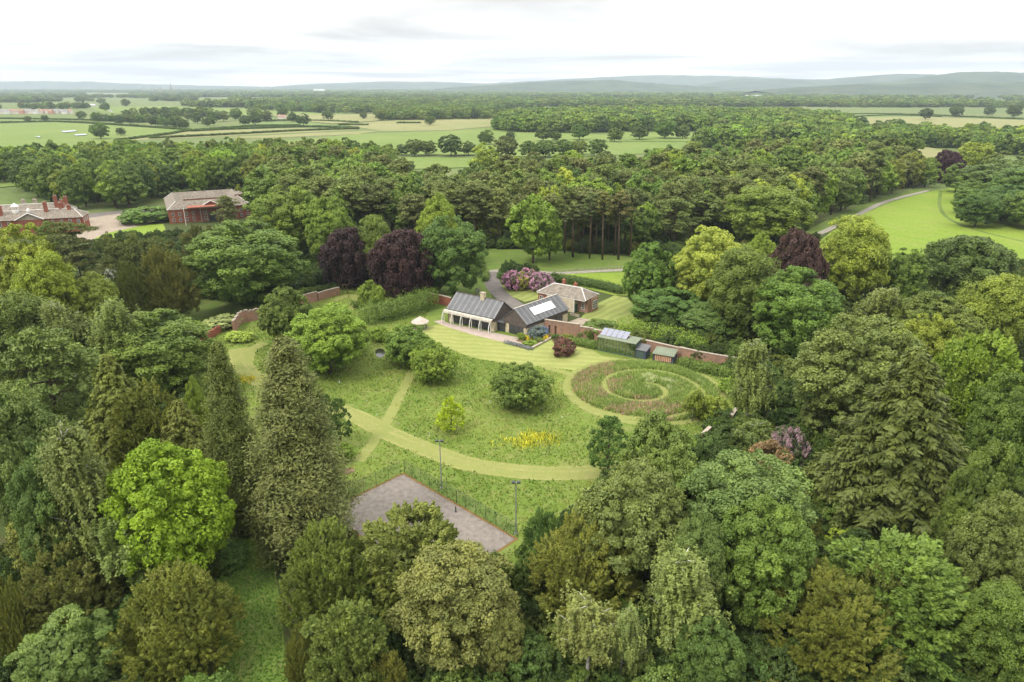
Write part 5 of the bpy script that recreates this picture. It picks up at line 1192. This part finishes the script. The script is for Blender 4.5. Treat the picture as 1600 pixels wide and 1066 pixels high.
def floodlight(px_, py_, label):
    t = thing('floodlight', label, 'floodlight', G(px_, py_), 0, 'floodlights by the tennis court'); hgt = 9.8
    MB().tube([(0, 0, 0), (0, 0, hgt)], [.14, .08], 8).build('pole', 'grey_steel', t); MB().box(-.6, .6, -.05, .05, hgt, hgt + .1).build('crossbar', 'grey_steel', t)
    for s_ in (-.45, .45): MB().box(s_ - .28, s_ + .28, -.45, .1, hgt + .12, hgt + .38).build('lamp_head', 'dark_steel', t)
    MB().box(-.25, .25, -.25, .25, 0, .1).build('base_plate', 'grey_steel', t)
floodlight(690, 763, 'grey floodlight pole behind the middle of the court fence')
floodlight(806, 834, 'grey floodlight pole at the right corner of the court')

# ------------------------------------------------------------------ stables: four ranges round a yard
st0, st1 = G2(266, 350), G2(393, 340); sv = unit(st1 - st0); sl = float(np.linalg.norm(st1 - st0)); SDp = 46.
st = thing('stables', 'large red brick stable block round a courtyard with grey roof and arched pediment', 'stables', (*st0, 0), atan2(sv[1], sv[0]))
SE, SR, SW = 7.4, 11.2, 9.0
for nm, b_ in (('wall', (0, sl, 0, .5, 0, SE)), ('wall', (0, .5, .51, SDp, 0, SE)), ('wall', (sl - .5, sl, .51, SDp, 0, SE)), ('wall', (.51, sl - .51, SDp - .5, SDp, 0, SE)), ('yard_wall', (SW, sl - SW, SDp - SW, SDp - SW + .4, 0, SE)), ('yard_wall', (SW, SW + .4, SW, SDp - SW - .01, 0, SE)), ('yard_wall', (sl - SW - .4, sl - SW, SW, SDp - SW - .01, 0, SE)), ('yard_wall', (SW + .41, sl - SW - .41, SW - .4, SW, 0, SE))):
    box_part(nm, 'red_brick', st, *b_)
o = .5
def ring_roof(par, x0, x1, y0, y1, w, ze, zr, mat):
    A_ = [(x0 - o, y0 - o), (x1 + o, y0 - o), (x1 + o, y1 + o), (x0 - o, y1 + o)]; B_ = [(x0 + w / 2, y0 + w / 2), (x1 - w / 2, y0 + w / 2), (x1 - w / 2, y1 - w / 2), (x0 + w / 2, y1 - w / 2)]; C_ = [(x0 + w + .2, y0 + w + .2), (x1 - w - .2, y0 + w + .2), (x1 - w - .2, y1 - w - .2), (x0 + w + .2, y1 - w - .2)]
    for i in range(4):
        j = (i + 1) % 4
        r_ = MB().slab([(*A_[i], ze), (*A_[j], ze), (*B_[j], zr), (*B_[i], zr)], .2).slab([(*C_[j], ze), (*C_[i], ze), (*B_[i], zr - .01), (*B_[j], zr - .01)], .2).build('roof', mat, par)
        MB().tube([(*A_[i], ze + .05), (*B_[i], zr + .05)], .16, 5).build('hip_flashing', 'lead', r_)
ring_roof(st, 0, sl, 0, SDp, SW, SE, SR, 'stone_slate')
pc0, pc1 = sl * .37, sl * .66
box_part('pediment_bay', 'red_brick', st, pc0, pc1, -1.2, -.01, 0, SE + .2)
pm = (pc0 + pc1) / 2
MB().face([(pc0, -1.2, SE + .25), (pc1, -1.2, SE + .25), (pm, -1.2, SE + 3.4)]).face([(pc0, 3, SE + .25), (pm, 3, SE + 3.4), (pc1, 3, SE + .25)]).build('pediment', 'red_brick', st)
MB().slab([(pc0 - .4, -1.7, SE + .2), (pm, -1.7, SE + 3.75), (pm, 5, SE + 3.75), (pc0 - .4, 5, SE + .2)], .2).slab([(pc1 + .4, -1.7, SE + .2), (pc1 + .4, 5, SE + .2), (pm + .01, 5, SE + 3.75), (pm + .01, -1.7, SE + 3.75)], .2).build('pediment_roof', 'stone_slate', st)
MB().tube([(pc0 - .4, -1.75, SE + .25), (pm, -1.75, SE + 3.8), (pc1 + .4, -1.75, SE + .25)], .2, 5).tube([(pc0 - .4, -1.3, SE + .1), (pc1 + .4, -1.3, SE + .1)], .22, 5).build('cornice', 'lead', st)
arc = MB().box(pm - 1.9, pm + 1.9, -1.28, -1.21, 0, 3.4)
arc.face([(pm + 1.9 * cos(pi * k / 10), -1.28, 3.4 + 1.7 * sin(pi * k / 10)) for k in range(11)][::-1]).build('archway', 'dark_steel', st)  # flat dark plate, its colour stands in for the shade inside the arch
MB().tube([(pm + 2.1 * cos(pi * k / 10), -1.3, 3.4 + 1.9 * sin(pi * k / 10)) for k in range(11)], .16, 5).build('arch_surround', 'coping', st)
MB().lathe([(.55, 0), (.55, .1)], 12).build('clock_face', 'dark_steel', st).location = (pm, -1.25, SE + 1.4); st.children[-1].rotation_euler = (pi / 2, 0, 0)
for x in (pc0 + .4, pm - 2.6, pm + 2.6, pc1 - .4): box_part('pilaster', 'coping', st, x - .3, x + .3, -1.34, -1.21, 0, SE)
for x in [sl * f for f in (.05, .13, .21, .29, .72, .80, .88, .96)]:
    for z in (.9, 3.9): window(st, (x, 0, z), 1.2, 1.9, 'x', 'white_paint', 'dark_glass', (2, 2), 'sash_window')
for x in (pc0 + 2.2, pc1 - 2.2):
    for z in (.9, 3.9): window(st, (x, -1.21, z), 1.2, 1.9, 'x', 'white_paint', 'dark_glass', (2, 2), 'sash_window')
dv = MB().box(sl - 5.5, sl - 1, 15, 20, SE - 1, 11.4).build('dovecote_tower', 'red_brick', st)
MB().slab([(sl - 5.9, 14.6, 11.4), (sl - .6, 14.6, 11.4), (sl - 3.2, 17.5, 13.2)], .15).slab([(sl - .6, 14.6, 11.4), (sl - .6, 20.4, 11.4), (sl - 3.2, 17.5, 13.21)], .15).slab([(sl - .6, 20.4, 11.4), (sl - 5.9, 20.4, 11.4), (sl - 3.2, 17.5, 13.22)], .15).slab([(sl - 5.9, 20.4, 11.4), (sl - 5.9, 14.6, 11.4), (sl - 3.2, 17.5, 13.23)], .15).build('tower_roof', 'stone_slate', st)
MB().lathe([(1.0, 0), (1.0, .12)], 14).build('round_opening', 'dark_steel', st).location = (sl - 3.2, 14.9, 9.6); st.children[-1].rotation_euler = (pi / 2, 0, 0)  # solid dark disc painted as the shade within the opening
fp = thing('flagpole', 'tall white flagpole in front of the stables', 'flagpole', G(291, 353), 0); MB().tube([(0, 0, 0), (0, 0, 9.5)], [.16, .1], 6).build('pole', 'white_paint', fp); MB().lathe([(.05, 9.5), (.16, 9.62), (.02, 9.76)], 8).build('finial', 'white_paint', fp)

# ------------------------------------------------------------------ the hall at the left
h0, h1 = G2(-45, 372), G2(133, 362); hv = unit(h1 - h0); hl = float(np.linalg.norm(h1 - h0))
hall = thing('hall', 'long red brick country hall with grey slate roofs, pediment and many chimneys', 'hall', (*h0, 0), atan2(hv[1], hv[0])); HE, HR, HD = 7.5, 11.2, 13.
box_part('wall', 'red_brick', hall, 0, hl, .3, HD, 0, HE); box_part('rear_wall', 'red_brick', hall, 0, hl - 9, HD + 6, HD + 17, 0, HE + .4); box_part('link_wall', 'red_brick', hall, hl * .3, hl * .6, HD + .01, HD + 5.99, 0, HE)
def hip(par, x0, x1, y0, y1, ze, zr, mat, inset=5., name='roof'):
    ym = (y0 + y1) / 2; A_ = [(x0, y0, ze), (x1, y0, ze), (x1, y1, ze), (x0, y1, ze)]; a, b_ = (x0 + inset, ym, zr), (x1 - inset, ym, zr)
    r_ = MB().slab([A_[0], A_[1], b_, a], .2).slab([A_[1], A_[2], b_], .2).slab([A_[2], A_[3], a, b_], .2).slab([A_[3], A_[0], a], .2).build(name, mat, par)
    for p, q_ in ((A_[1], b_), (A_[2], b_), (a, b_)): MB().tube([tuple(np.array(p) + (0, 0, .05)), tuple(np.array(q_) + (0, 0, .06))], .17, 5).build('hip_flashing', 'lead', r_)
    return r_
hr1 = hip(hall, -.5, hl + .5, -.3, HD + .4, HE, HR, 'stone_slate'); hr2 = hip(hall, -.5, hl - 8.5, HD + 5.5, HD + 17.5, HE + .4, HR + .6, 'stone_slate')
hx = lambda px_: (px_ + 45) / 178 * hl
for a, b_ in ((30, 72),):
    x0, x1 = hx(a), hx(b_); xm = (x0 + x1) / 2; box_part('pediment_bay', 'red_brick', hall, x0, x1, -1.0, .29, 0, HE)
    MB().face([(x0, -1.0, HE), (x1, -1.0, HE), (xm, -1.0, HE + 3.0)]).build('pediment', 'coping', hall)
    MB().slab([(x0 - .5, -1.6, HE), (xm, -1.6, HE + 3.3), (xm, 5, HE + 3.3), (x0 - .5, 5, HE)], .2).slab([(x1 + .5, -1.6, HE), (x1 + .5, 5, HE), (xm + .01, 5, HE + 3.3), (xm + .01, -1.6, HE + 3.3)], .2).build('pediment_roof', 'stone_slate', hall)
    MB().tube([(x0 - .5, -1.65, HE + .1), (xm, -1.65, HE + 3.4), (x1 + .5, -1.65, HE + .1)], .24, 5).build('cornice', 'white_paint', hall)
    MB().lathe([(.7, HE + 3.2), (.9, HE + 3.8), (.9, HE + 4.6), (.5, HE + 5.2), (.1, HE + 5.6)], 10, (xm, .5)).build('urn', 'lead', hall)
for px_, y, h_, m_ in ((4, 4, 3.6, 'red_brick'), (74, 5, 4.4, 'red_brick'), (76, HD + 9, 5.0, 'red_brick'), (88, HD + 6, 3.2, 'red_brick'), (92, HD + 10, 4.2, 'red_brick'), (96, 7, 3.4, 'red_brick'), (110, 6, 2.2, 'red_brick'), (17, HD + 15, 3.0, 'coping'), (36, HD + 15, 3.0, 'coping'), (-15, 8, 3, 'red_brick')):
    x = hx(px_); c_ = MB().box(x - .8, x + .8, y - .6, y + .6, HR - 3.0, HR + h_ - .8).box(x - .95, x + .95, y - .75, y + .75, HR + h_ - .79, HR + h_ - .5).build('chimney', m_, hall)
    for s_ in (-.4, .4): MB().lathe([(.22, HR + h_ - .5), (.18, HR + h_ + .3)], 7, (x + s_, y)).build('chimney_pot', 'coping', c_)
xl = hx(25); lt = MB().lathe([(1.9, HR + 2.2), (1.7, HR + 2.4), (.9, HR + 3.2), (.1, HR + 3.9)], 12, (xl, 6.5)).build('lantern_roof', 'white_paint', hall)
for k in range(10): a = 2 * pi * k / 10; MB().tube([(xl + 1.5 * cos(a), 6.5 + 1.5 * sin(a), HR), (xl + 1.5 * cos(a), 6.5 + 1.5 * sin(a), HR + 2.25)], .13, 5).build('lantern_post', 'white_paint', lt)
MB().lathe([(1.7, HR - 2), (1.7, HR + .2), (1.3, HR + .25)], 12, (xl, 6.5)).build('lantern_base', 'white_paint', hall)
for i in range(13):
    x = hl * (i + .5) / 13
    if hx(28) < x < hx(74): continue
    for z in (1.0, 4.4): window(hall, (x, .29, z), 1.3, 2.2, 'x', 'white_paint', 'dark_glass', (2, 3), 'sash_window')
for y in (3, 6.5, 10): window(hall, (hl, y, 4.4), 1.3, 2.2, 'y', 'white_paint', 'dark_glass', (2, 3), 'sash_window')
# ------------------------------------------------------------------ houses and barns far off
simple('wall_pale', (.62, .56, .50), .9, .1, var=.15, scale=.2); simple('wall_brick', (.46, .27, .20), .9, .1, var=.2, scale=.2); simple('wall_white', (.6, .59, .57), .8, .1, var=.08, scale=.2)
simple('tile_red', (.32, .20, .16), .9, .1, var=.3, scale=.2); simple('tile_grey', (.26, .25, .25), .9, .1, var=.3, scale=.2); simple('barn_roof', (.50, .52, .54), .6, .2, var=.15, scale=.2)
def cottage(x, y, w, d_, ev, rg, wall, tile, label, name='house', cat='house', group=None, rot=0., nwin=3):
    t = thing(name, label, cat, G(x, y), rot, group)
    MB().box(-w / 2, w / 2, 0, d_, 0, ev).face([(-w / 2, 0, ev), (-w / 2, d_, ev), (-w / 2, d_ / 2, rg - .1)]).face([(w / 2, d_, ev), (w / 2, 0, ev), (w / 2, d_ / 2, rg - .1)]).build('wall', wall, t)
    MB().slab([(-w / 2 - .3, -.4, ev - .15), (w / 2 + .3, -.4, ev - .15), (w / 2 + .3, d_ / 2, rg), (-w / 2 - .3, d_ / 2, rg)], .2).slab([(w / 2 + .3, d_ + .4, ev - .15), (-w / 2 - .3, d_ + .4, ev - .15), (-w / 2 - .3, d_ / 2 + .01, rg), (w / 2 + .3, d_ / 2 + .01, rg)], .2).build('roof', tile, t)
    for i in range(nwin): window(t, (-w / 2 + w * (i + .5) / nwin, 0, ev * .55), 1.3, 1.3, 'x', 'white_paint', 'dark_glass', (2, 1))
    return t
ORD = ['first', 'second', 'third', 'fourth', 'fifth', 'sixth', 'seventh', 'eighth', 'ninth', 'tenth', 'eleventh', 'twelfth', 'thirteenth', 'fourteenth', 'fifteenth', 'sixteenth', 'seventeenth', 'eighteenth', 'nineteenth', 'twentieth']
for i in range(15):
    wl, tl, wn_ = [('wall_pale', 'tile_grey', 'pale'), ('wall_brick', 'tile_red', 'brick'), ('wall_pale', 'tile_red', 'pale'), ('wall_white', 'tile_grey', 'white')][(i * 7 + i // 3) % 4]
    cottage(2 + i * 7.6, 178.2 + .25 * sin(i * 2.), 12.0, 9, 7.5, 12, wl, tl, '%s house, %s from the left in the far housing row' % (wn_, ORD[i]), group='houses in the far row', rot=rj.uniform(-.25, .25))
cottage(125, 166.5, 22, 12, 6, 9, 'wall_white', 'tile_grey', 'white building beyond the far housing row', 'building', 'building')
cottage(142, 166.3, 26, 14, 5, 8, 'wall_white', 'barn_roof', 'long white barn right of the white building', 'barn', 'barn')
cottage(165, 168.5, 9, 7, 4, 6, 'wall_white', 'tile_grey', 'tiny white cottage in the far left fields', 'cottage', 'cottage')
cottage(172, 175.5, 8, 7, 4, 6, 'wall_white', 'tile_grey', 'small white shed by the far field hedge', 'shed', 'shed')
cottage(440, 186, 16, 10, 5, 9, 'wall_pale', 'tile_red', 'farmhouse between trees by the hay fields', 'farmhouse', 'farmhouse')
cottage(662, 168, 30, 18, 8, 11, 'wall_pale', 'barn_roof', 'grey roofed farm barn behind the shelter belt', 'barn', 'barn', nwin=2)
cottage(694, 167, 40, 18, 8, 11, 'wall_white', 'barn_roof', 'long pale farm barn behind the shelter belt', 'barn', 'barn', nwin=2)
cottage(775, 165.5, 30, 18, 9, 12, 'wall_white', 'barn_roof', 'white barn beyond the round wood', 'barn', 'barn', nwin=2)
cottage(1060, 161.5, 60, 30, 12, 15, 'wall_white', 'barn_roof', 'large white warehouse in the far woods', 'warehouse', 'warehouse', nwin=2)
cottage(1130, 153.5, 90, 40, 14, 17, 'wall_pale', 'barn_roof', 'pale factory roof in the far woods', 'factory', 'factory', nwin=2)
cottage(1180, 153, 110, 40, 14, 17, 'wall_white', 'barn_roof', 'white factory roof right of the pale one', 'factory', 'factory', nwin=2)
cottage(1345, 204, 20, 9, 4, 6, 'wall_white', 'barn_roof', 'white barn below the right hay field', 'barn', 'barn', rot=.15, nwin=2)
cottage(1360, 145.5, 80, 30, 16, 22, 'wall_white', 'tile_grey', 'white country house on the far right slope', 'country house', 'house')
cottage(1420, 146.5, 60, 30, 14, 20, 'wall_white', 'tile_grey', 'second white house further right on the far slope', 'country house', 'house')
cottage(498, 145.2, 120, 60, 30, 36, 'wall_white', 'barn_roof', 'pale block on the horizon left of centre', 'building', 'building', nwin=2)
for x, h_, l in ((225, 42, 'leftmost tower block on the left horizon'), (238, 36, 'middle tower block on the left horizon'), (251, 40, 'tower block nearest the church spire')):
    p = G(x, 143.2); t = thing('tower_block', l, 'tower block', p); MB().box(-20, 20, 0, 22, 0, h_ * 1.3).build('wall', 'old_stone', t); MB().box(-14, 14, 4, 18, h_ * 1.3, h_ * 1.3 + 6).build('plant_room', 'tile_grey', t)
p = G(268, 146.5); t = thing('church', 'church with a tall spire on the left horizon', 'church', p); MB().box(-8, 8, 0, 14, 0, 45).build('tower', 'old_stone', t); MB().lathe([(9, 45), (5, 75), (.4, 115)], 8, (0, 7)).build('spire', 'tile_grey', t); MB().box(8.1, 50, 0, 14, 0, 20).build('nave', 'old_stone', t)
# ------------------------------------------------------------------ garden planting, hedges, meadow grass
def leafy_hedge(pts, h, w, tint, label, name='hedge', nleaf=900, seed=1, L=.38, W=.26, cat='hedge', lump=.35):
    """a clipped or loose hedge: a run of leafy mounds, one crown mesh"""
    rng = np.random.default_rng(seed); Ln = smooth_line([G2(*p) for p in pts], 6); seg = np.linalg.norm(np.diff(Ln, axis=0), axis=1); tot = seg.sum(); cs = np.concatenate([[0], np.cumsum(seg)])
    k = max(3, int(tot / (w * .38))); s = (np.arange(k) + .5) * tot / k; C = np.column_stack([np.interp(s, cs, Ln[:, 0]), np.interp(s, cs, Ln[:, 1])])
    P = []; Nn = []; v = []
    for c in C:
        n = nleaf; d_ = dirs(rng, n, -.15, 1.0); hh = h * rng.uniform(1 - lump * .5, 1 + lump * .4); ww = w * .5 * rng.uniform(1 - lump * .4, 1 + lump * .4); bump = 1 + .12 * np.sin(d_[:, 0] * 7 + c[0]) * np.sin(d_[:, 1] * 6 + c[1]) + .1 * rng.normal(size=n)
        sq = np.abs(d_) ** .7 * np.sign(d_)
        P.append(np.column_stack([c[0] + sq[:, 0] * ww * bump, c[1] + sq[:, 1] * ww * bump, np.maximum(.1, hh * (.25 + .75 * sq[:, 2]) * bump)])); Nn.append(d_ + np.array((0, 0, .4))); v.append(.48 + rng.normal(0, .1) + rng.normal(0, .15, n))
    P = np.concatenate(P); o0 = P[:, :2].mean(0); P[:, :2] -= o0
    V = cards(rng, P, np.concatenate(Nn), L, W, None, .6)
    t = thing(name, label, cat, (*o0, 0)); c = obj('foliage', leaf_mesh(name, V, np.concatenate(v), 'leaf'), t); tt = TINT[tint] if isinstance(tint, str) else tint; c['tint'] = [float(q) for q in tt]
    b = MB(); st_ = max(1, len(C) // 6)
    for q in C[::st_]: b.tube([(q[0] - o0[0], q[1] - o0[1], 0), (q[0] - o0[0], q[1] - o0[1], h * .7)], [.12, .04], 5)
    b.build('stem', 'bark', t); return t
leafy_hedge(((570, 506), (600, 500), (640, 490), (676, 478)), 5.6, 6.5, 'mid', 'loose laurel hedge from the pond to the left end of the house', seed=3, nleaf=1500)
leafy_hedge(((975, 527), (1010, 533), (1050, 544), (1092, 556)), 5.4, 6.0, 'fresh', 'bright clipped hedge on top of the brick wall behind the greenhouse', seed=4, nleaf=1500, lump=.2)
leafy_hedge(((868, 439), (900, 444), (940, 451), (972, 459)), 2.6, 3.6, 'dark', 'low dark hedge between lodge and paddock', seed=5, nleaf=900, lump=.15)
leafy_hedge(((695, 472), (712, 468)), 2.4, 3.4, 'dark', 'dark bushes behind the left gable of the house', 'bushes', seed=6, cat='shrub')
leafy_hedge(((1065, 572), (1100, 580), (1140, 590)), 2.4, 3.4, 'mid', 'leafy border below the brick wall right of the garden store', 'border_planting', seed=7, nleaf=700, cat='border')
leafy_hedge(((890, 536), (915, 541), (932, 545)), 1.8, 2.6, 'mid', 'leafy border in front of the weathered red brick wall', 'border_planting', seed=8, nleaf=700, cat='border')
leafy_hedge(((758, 440), (759, 430), (757, 424)), 2.0, 2.4, 'mid', 'hedge on the left side of the drive mouth', seed=9, nleaf=500)
leafy_hedge(((782, 436), (786, 428)), 2.4, 2.6, 'dark', 'dark hedge on the right side of the drive mouth', seed=10, nleaf=500)
leafy_hedge(((790, 536), (810, 541), (830, 547)), .7, 1.5, (.20, .21, .22), 'grey lavender row along the edge of the terrace', 'lavender_row', seed=11, nleaf=260, cat='lavender', L=.25, W=.1)
# shrubs by the house
T('shrub0', 838, 508, 34, 3.6, (.10, .12, .13), 'blue flowering ceanothus against the gabled wing', 'shrub', name='flowering_shrub')
T('bloom0', 826, 507, 17, 3.4, (.19, .25, .45), 'left blue cluster of ceanothus blossom', 'shrub', name='flowering_shrub')
T('bloom0', 850, 510, 16, 3.2, (.16, .21, .38), 'right blue cluster of ceanothus blossom', 'shrub', name='flowering_shrub')
T('bloom0', 826, 523, 12, 1.5, (.62, .50, .04), 'yellow flowering bush in the bed, left of the two', 'shrub', name='flowering_shrub')
T('bloom0', 853, 523, 9, 1.5, (.62, .50, .04), 'smaller yellow flowering bush in the bed, right of the two', 'shrub', name='flowering_shrub')
T('shrub1', 815, 520, 16, 2.0, 'fresh', 'green bush by the corner of the glazed gable', 'shrub')
T('shrub0', 828, 532, 22, 1.1, 'fresh', 'low green planting at the corner of the bed', 'shrub')
T('shrub1', 842, 527, 18, 1.2, 'grey', 'grey leaved plants in the middle of the bed', 'shrub')
T('shrub0', 868, 521, 12, 1.8, 'dark', 'dark green round shrub by the wall doorway', 'shrub')
T('shrub1', 886, 522, 22, 2.2, 'olive', 'olive rounded shrub in front of the brick wall', 'shrub')
T('column0', 922, 515, 9, 3.4, 'mid', 'upright shrub against the end of the brick wall', 'shrub', name='upright_shrub')
T('column0', 904, 521, 8, 2.6, 'mid', 'shorter upright shrub against the brick wall', 'shrub', name='upright_shrub')
T('shrub1', 718, 459, 9, 3.0, 'dark', 'dark shrub behind the chimney wing', 'shrub'); T('bloom0', 746, 449, 9, 3.0, 'white', 'white flowering shrub above the house chimney', 'shrub', name='flowering_shrub')
for x, y, w, l in ((800, 421, 36, 'left mound of the pink rhododendron bank'), (824, 419, 34, 'middle mound of the pink rhododendron bank'), (847, 424, 38, 'right mound of the pink rhododendron bank')):
    T('bloom0', x, y, w, 7.2, (.33, .18, .32), l, 'rhododendron', name='rhododendron')
T('shrub0', 815, 424, 30, 6.6, (.16, .17, .05), 'green leafy gap in the pink rhododendron bank', 'rhododendron', name='rhododendron')
T('shrub0', 866, 425, 20, 4, 'dark', 'dark bush at the right end of the pink rhododendrons', 'shrub')
T('shrub0', 938, 500, 64, 4.2, 'mid', 'rounded bush behind the greenhouse', 'shrub'); T('shrub1', 985, 505, 44, 4.4, 'fresh', 'lighter bush behind the greenhouse roof', 'shrub')
T('shrub1', 558, 470, 20, 2.2, 'mid', 'small bush below the copper beech wall', 'shrub'); T('shrub0', 500, 445, 20, 2.6, 'dark', 'clipped dome bush behind the brick wall', 'shrub'); T('shrub0', 485, 448, 18, 2.4, 'grey', 'grey leaved bush behind the brick wall', 'shrub'); T('shrub0', 520, 441, 20, 2.8, 'dark', 'second clipped dome bush near the timber gateway', 'shrub')
T('shrub1', 355, 850, 66, 3.2, 'dark', 'dark rhododendron bush at the top of the glade', 'shrub', mul=1.2)
sheet('pond', pxs((586, 548), (592, 545), (599, 546), (602, 551), (600, 557), (594, 560), (588, 557)), .10, 'pond_water')
sheet('soil_patch', pxs((530, 735), (548, 730), (556, 736), (545, 742), (532, 742)), .09, 'bare_soil')
# lane fence
lf = thing('lane_fence', 'post and rail fence along the lane behind the lodge', 'fence', G(865, 427), 0)
fa = [G2(865, 426) + (G2(990, 419.5) - G2(865, 426)) * i / 24 - G2(865, 427) for i in range(25)]
for q in fa: MB().box(q[0] - .08, q[0] + .08, q[1] - .08, q[1] + .08, 0, 1.3).build('post', 'old_stone', lf)
for i in range(24): MB().tube([(*fa[i], .6), (*fa[i + 1], .6)], .05, 4).tube([(*fa[i], 1.1), (*fa[i + 1], 1.1)], .05, 4).build('rail', 'old_stone', lf)
# meadow grass: uncountable blades and tufts
def tufts(name, P, h, tint_a, tint_b, label, blades=3, spread=.22, wid=.16, seed=1, patch=None, mat='leaf'):
    rng = np.random.default_rng(seed); n = len(P) * blades; B_ = np.repeat(P, blades, 0) + rng.normal(0, spread, (n, 2)); hh = h * rng.uniform(.55, 1.2, n); a = rng.uniform(0, 2 * pi, n); ln = rng.normal(0, .35, (n, 2)) * hh[:, None]
    w = wid * rng.uniform(.6, 1.3, n); u = np.stack([np.cos(a), np.sin(a)], 1) * w[:, None]
    V = np.zeros((n, 3, 3)); V[:, 0, :2] = B_ - u; V[:, 1, :2] = B_ + u; V[:, 2, :2] = B_ + ln; V[:, 2, 2] = hh; V[:, :2, 2] = .03
    v = np.clip(.5 + .28 * fbm(B_, .22, seed) * .5 + rng.normal(0, .16, n), 0, 1)
    o = obj(name, raw_mesh(name, V.reshape(-1, 3), np.arange(n * 3).reshape(n, 3), mat, v)); o['kind'] = 'stuff'; o['label'] = label; o['tint'] = [float(q) for q in tint_a]; return o
rg = np.random.default_rng(909)
M_ = scatter(rg, GARDEN, .62)
bad = inside(M_, LAWN) | inside(M_, TER) | inside(M_, HOUSEZ) & ~inside(M_, pxs((640, 530), (700, 545), (800, 568), (700, 600)))
Mj = M_ + rg.normal(0, .32, M_.shape)
for k, (L, w) in PATHS.items(): bad |= near_line(Mj, L, w * .5 + .02)
court = [cpt(-1, -.6), cpt(cl_ + 1, -.6), cpt(cl_ + 1, CW + 2), cpt(-1, CW + 2)]
bad |= inside(M_, court) | (np.linalg.norm(M_ - SPC, axis=1) < SPR - .8 ) | inside(M_, pxs((583, 543), (600, 542), (606, 552), (602, 563), (583, 561)))
M_ = M_[~bad]
dens = fbm(M_, .12, 5); pick = rg.random(len(M_))
tufts('meadow_grass', M_[(pick < .62) & (dens + rg.normal(0, .5, len(M_)) > -.45)], .40, (.205, .27, .046), None, 'long green grass of the garden meadow', 3, seed=21)
tufts('meadow_grass', M_[(pick >= .62) & (pick < .86) & (dens + rg.normal(0, .4, len(M_)) < .35)], .42, (.30, .305, .09), None, 'seeding straw coloured meadow grass', 3, seed=22)
tufts('meadow_grass', M_[(pick >= .9) & (dens > -.2)], .5, (.105, .175, .032), None, 'darker coarse clumps in the meadow', 4, .3, seed=23)
fl = M_[(pick > .982) & (fbm(M_, .1, 77) > .5)]; tufts('meadow_flowers', fl, .7, (.55, .56, .48), None, 'scattered white meadow flowers', 2, .2, .14, seed=24, mat='petal')
yc = [G2(838, 682), G2(822, 694), G2(806, 690), G2(860, 692), G2(850, 684)]
Y_ = np.concatenate([c + rg.normal(0, 1, (n, 2)) * np.array((2.0, 1.1)) for c, n in zip(yc, (150, 100, 40, 40, 90))])
tufts('yellow_flowers', Y_, .6, (.58, .56, .05), None, 'patch of yellow wildflowers in the meadow', 3, .15, .13, seed=25, mat='petal')
Y2 = G2(383, 594) + rg.normal(0, 1, (120, 2)) * np.array((1.6, 1.2)); tufts('yellow_flowers', Y2, .6, (.55, .47, .03), None, 'small patch of yellow flowers by the left path', 3, .15, .12, seed=26, mat='petal')
GL = [(v.co.x, v.co.y) for v in bpy.data.objects['woodland_glade'].data.vertices]; tufts('glade_grass', scatter(rg, GL, .5), .35, (.13, .25, .04), None, 'short shaded grass of the glade', 3, seed=27)
ew = np.concatenate([[cpt(t_ * cl_, rg.normal(.1, .28)) for t_ in rg.random(900)], [cpt(rg.normal(.1, .28), t_ * CW) for t_ in rg.random(450)], [cpt(rg.random() * cl_, rg.random() * CW) for _ in range(160)]])
tufts('court_weeds', ew, .14, (.21, .15, .05), None, 'moss and weeds creeping over the edges of the court', 3, .2, .14, seed=29)
# spiral beds
a_ = rg.uniform(0, 2 * pi, 16000); r_ = SPR * .93 * np.sqrt(rg.random(16000)); S_ = np.column_stack([SPC[0] + r_ * np.cos(a_), SPC[1] + r_ * np.sin(a_)])
S_ = S_[~near_line(S_, SPIRAL, 1.2)]; ph = fbm(S_, .35, 12); rr_ = np.linalg.norm(S_ - SPC, axis=1); an_ = np.arctan2(S_[:, 1] - SPC[1], S_[:, 0] - SPC[0])
pinkz = ((an_ > 1.9) | (an_ < -.9)) & (rr_ > SPR * .28) & (ph > -.15)
whitez = (rr_ < SPR * .5) & (an_ > -.6) & (an_ < 1.6) & (ph > .2)
tufts('bed_perennials', S_[pinkz & (rg.random(len(S_)) < .55)], 1.0, (.46, .28, .24), None, 'dusty pink perennials in the spiral beds', 4, .25, .16, seed=31)
tufts('bed_perennials', S_[~whitez & ~(pinkz & (rg.random(len(S_)) < .4))], 1.0, (.235, .31, .085), None, 'green perennials filling the spiral beds', 4, .28, .18, seed=32)
tufts('bed_perennials', S_[whitez], .9, (.48, .52, .28), None, 'pale cream perennials in the middle of the spiral', 4, .25, .15, seed=33)
tufts('bed_perennials', S_[(~pinkz) & (ph < -.7)], 1.2, (.33, .38, .13), None, 'tall pale grasses in the spiral beds', 5, .25, .14, seed=34)
# ------------------------------------------------------------------ the air
m, nt = newmat('haze_air'); v = N(nt, 'ShaderNodeVolumePrincipled'); v.inputs['Color'].default_value = (.74, .87, 1.0, 1); v.inputs['Density'].default_value = 5.2e-5; v.inputs['Anisotropy'].default_value = .0
o_ = N(nt, 'ShaderNodeOutputMaterial'); nt.links.new(v.outputs[0], o_.inputs['Volume'])
hz = MB().box(-15900, 15900, -900, 15900, -3, 520).build('haze', 'haze_air'); hz['kind'] = 'stuff'; hz['label'] = 'thin blue summer haze over the country'
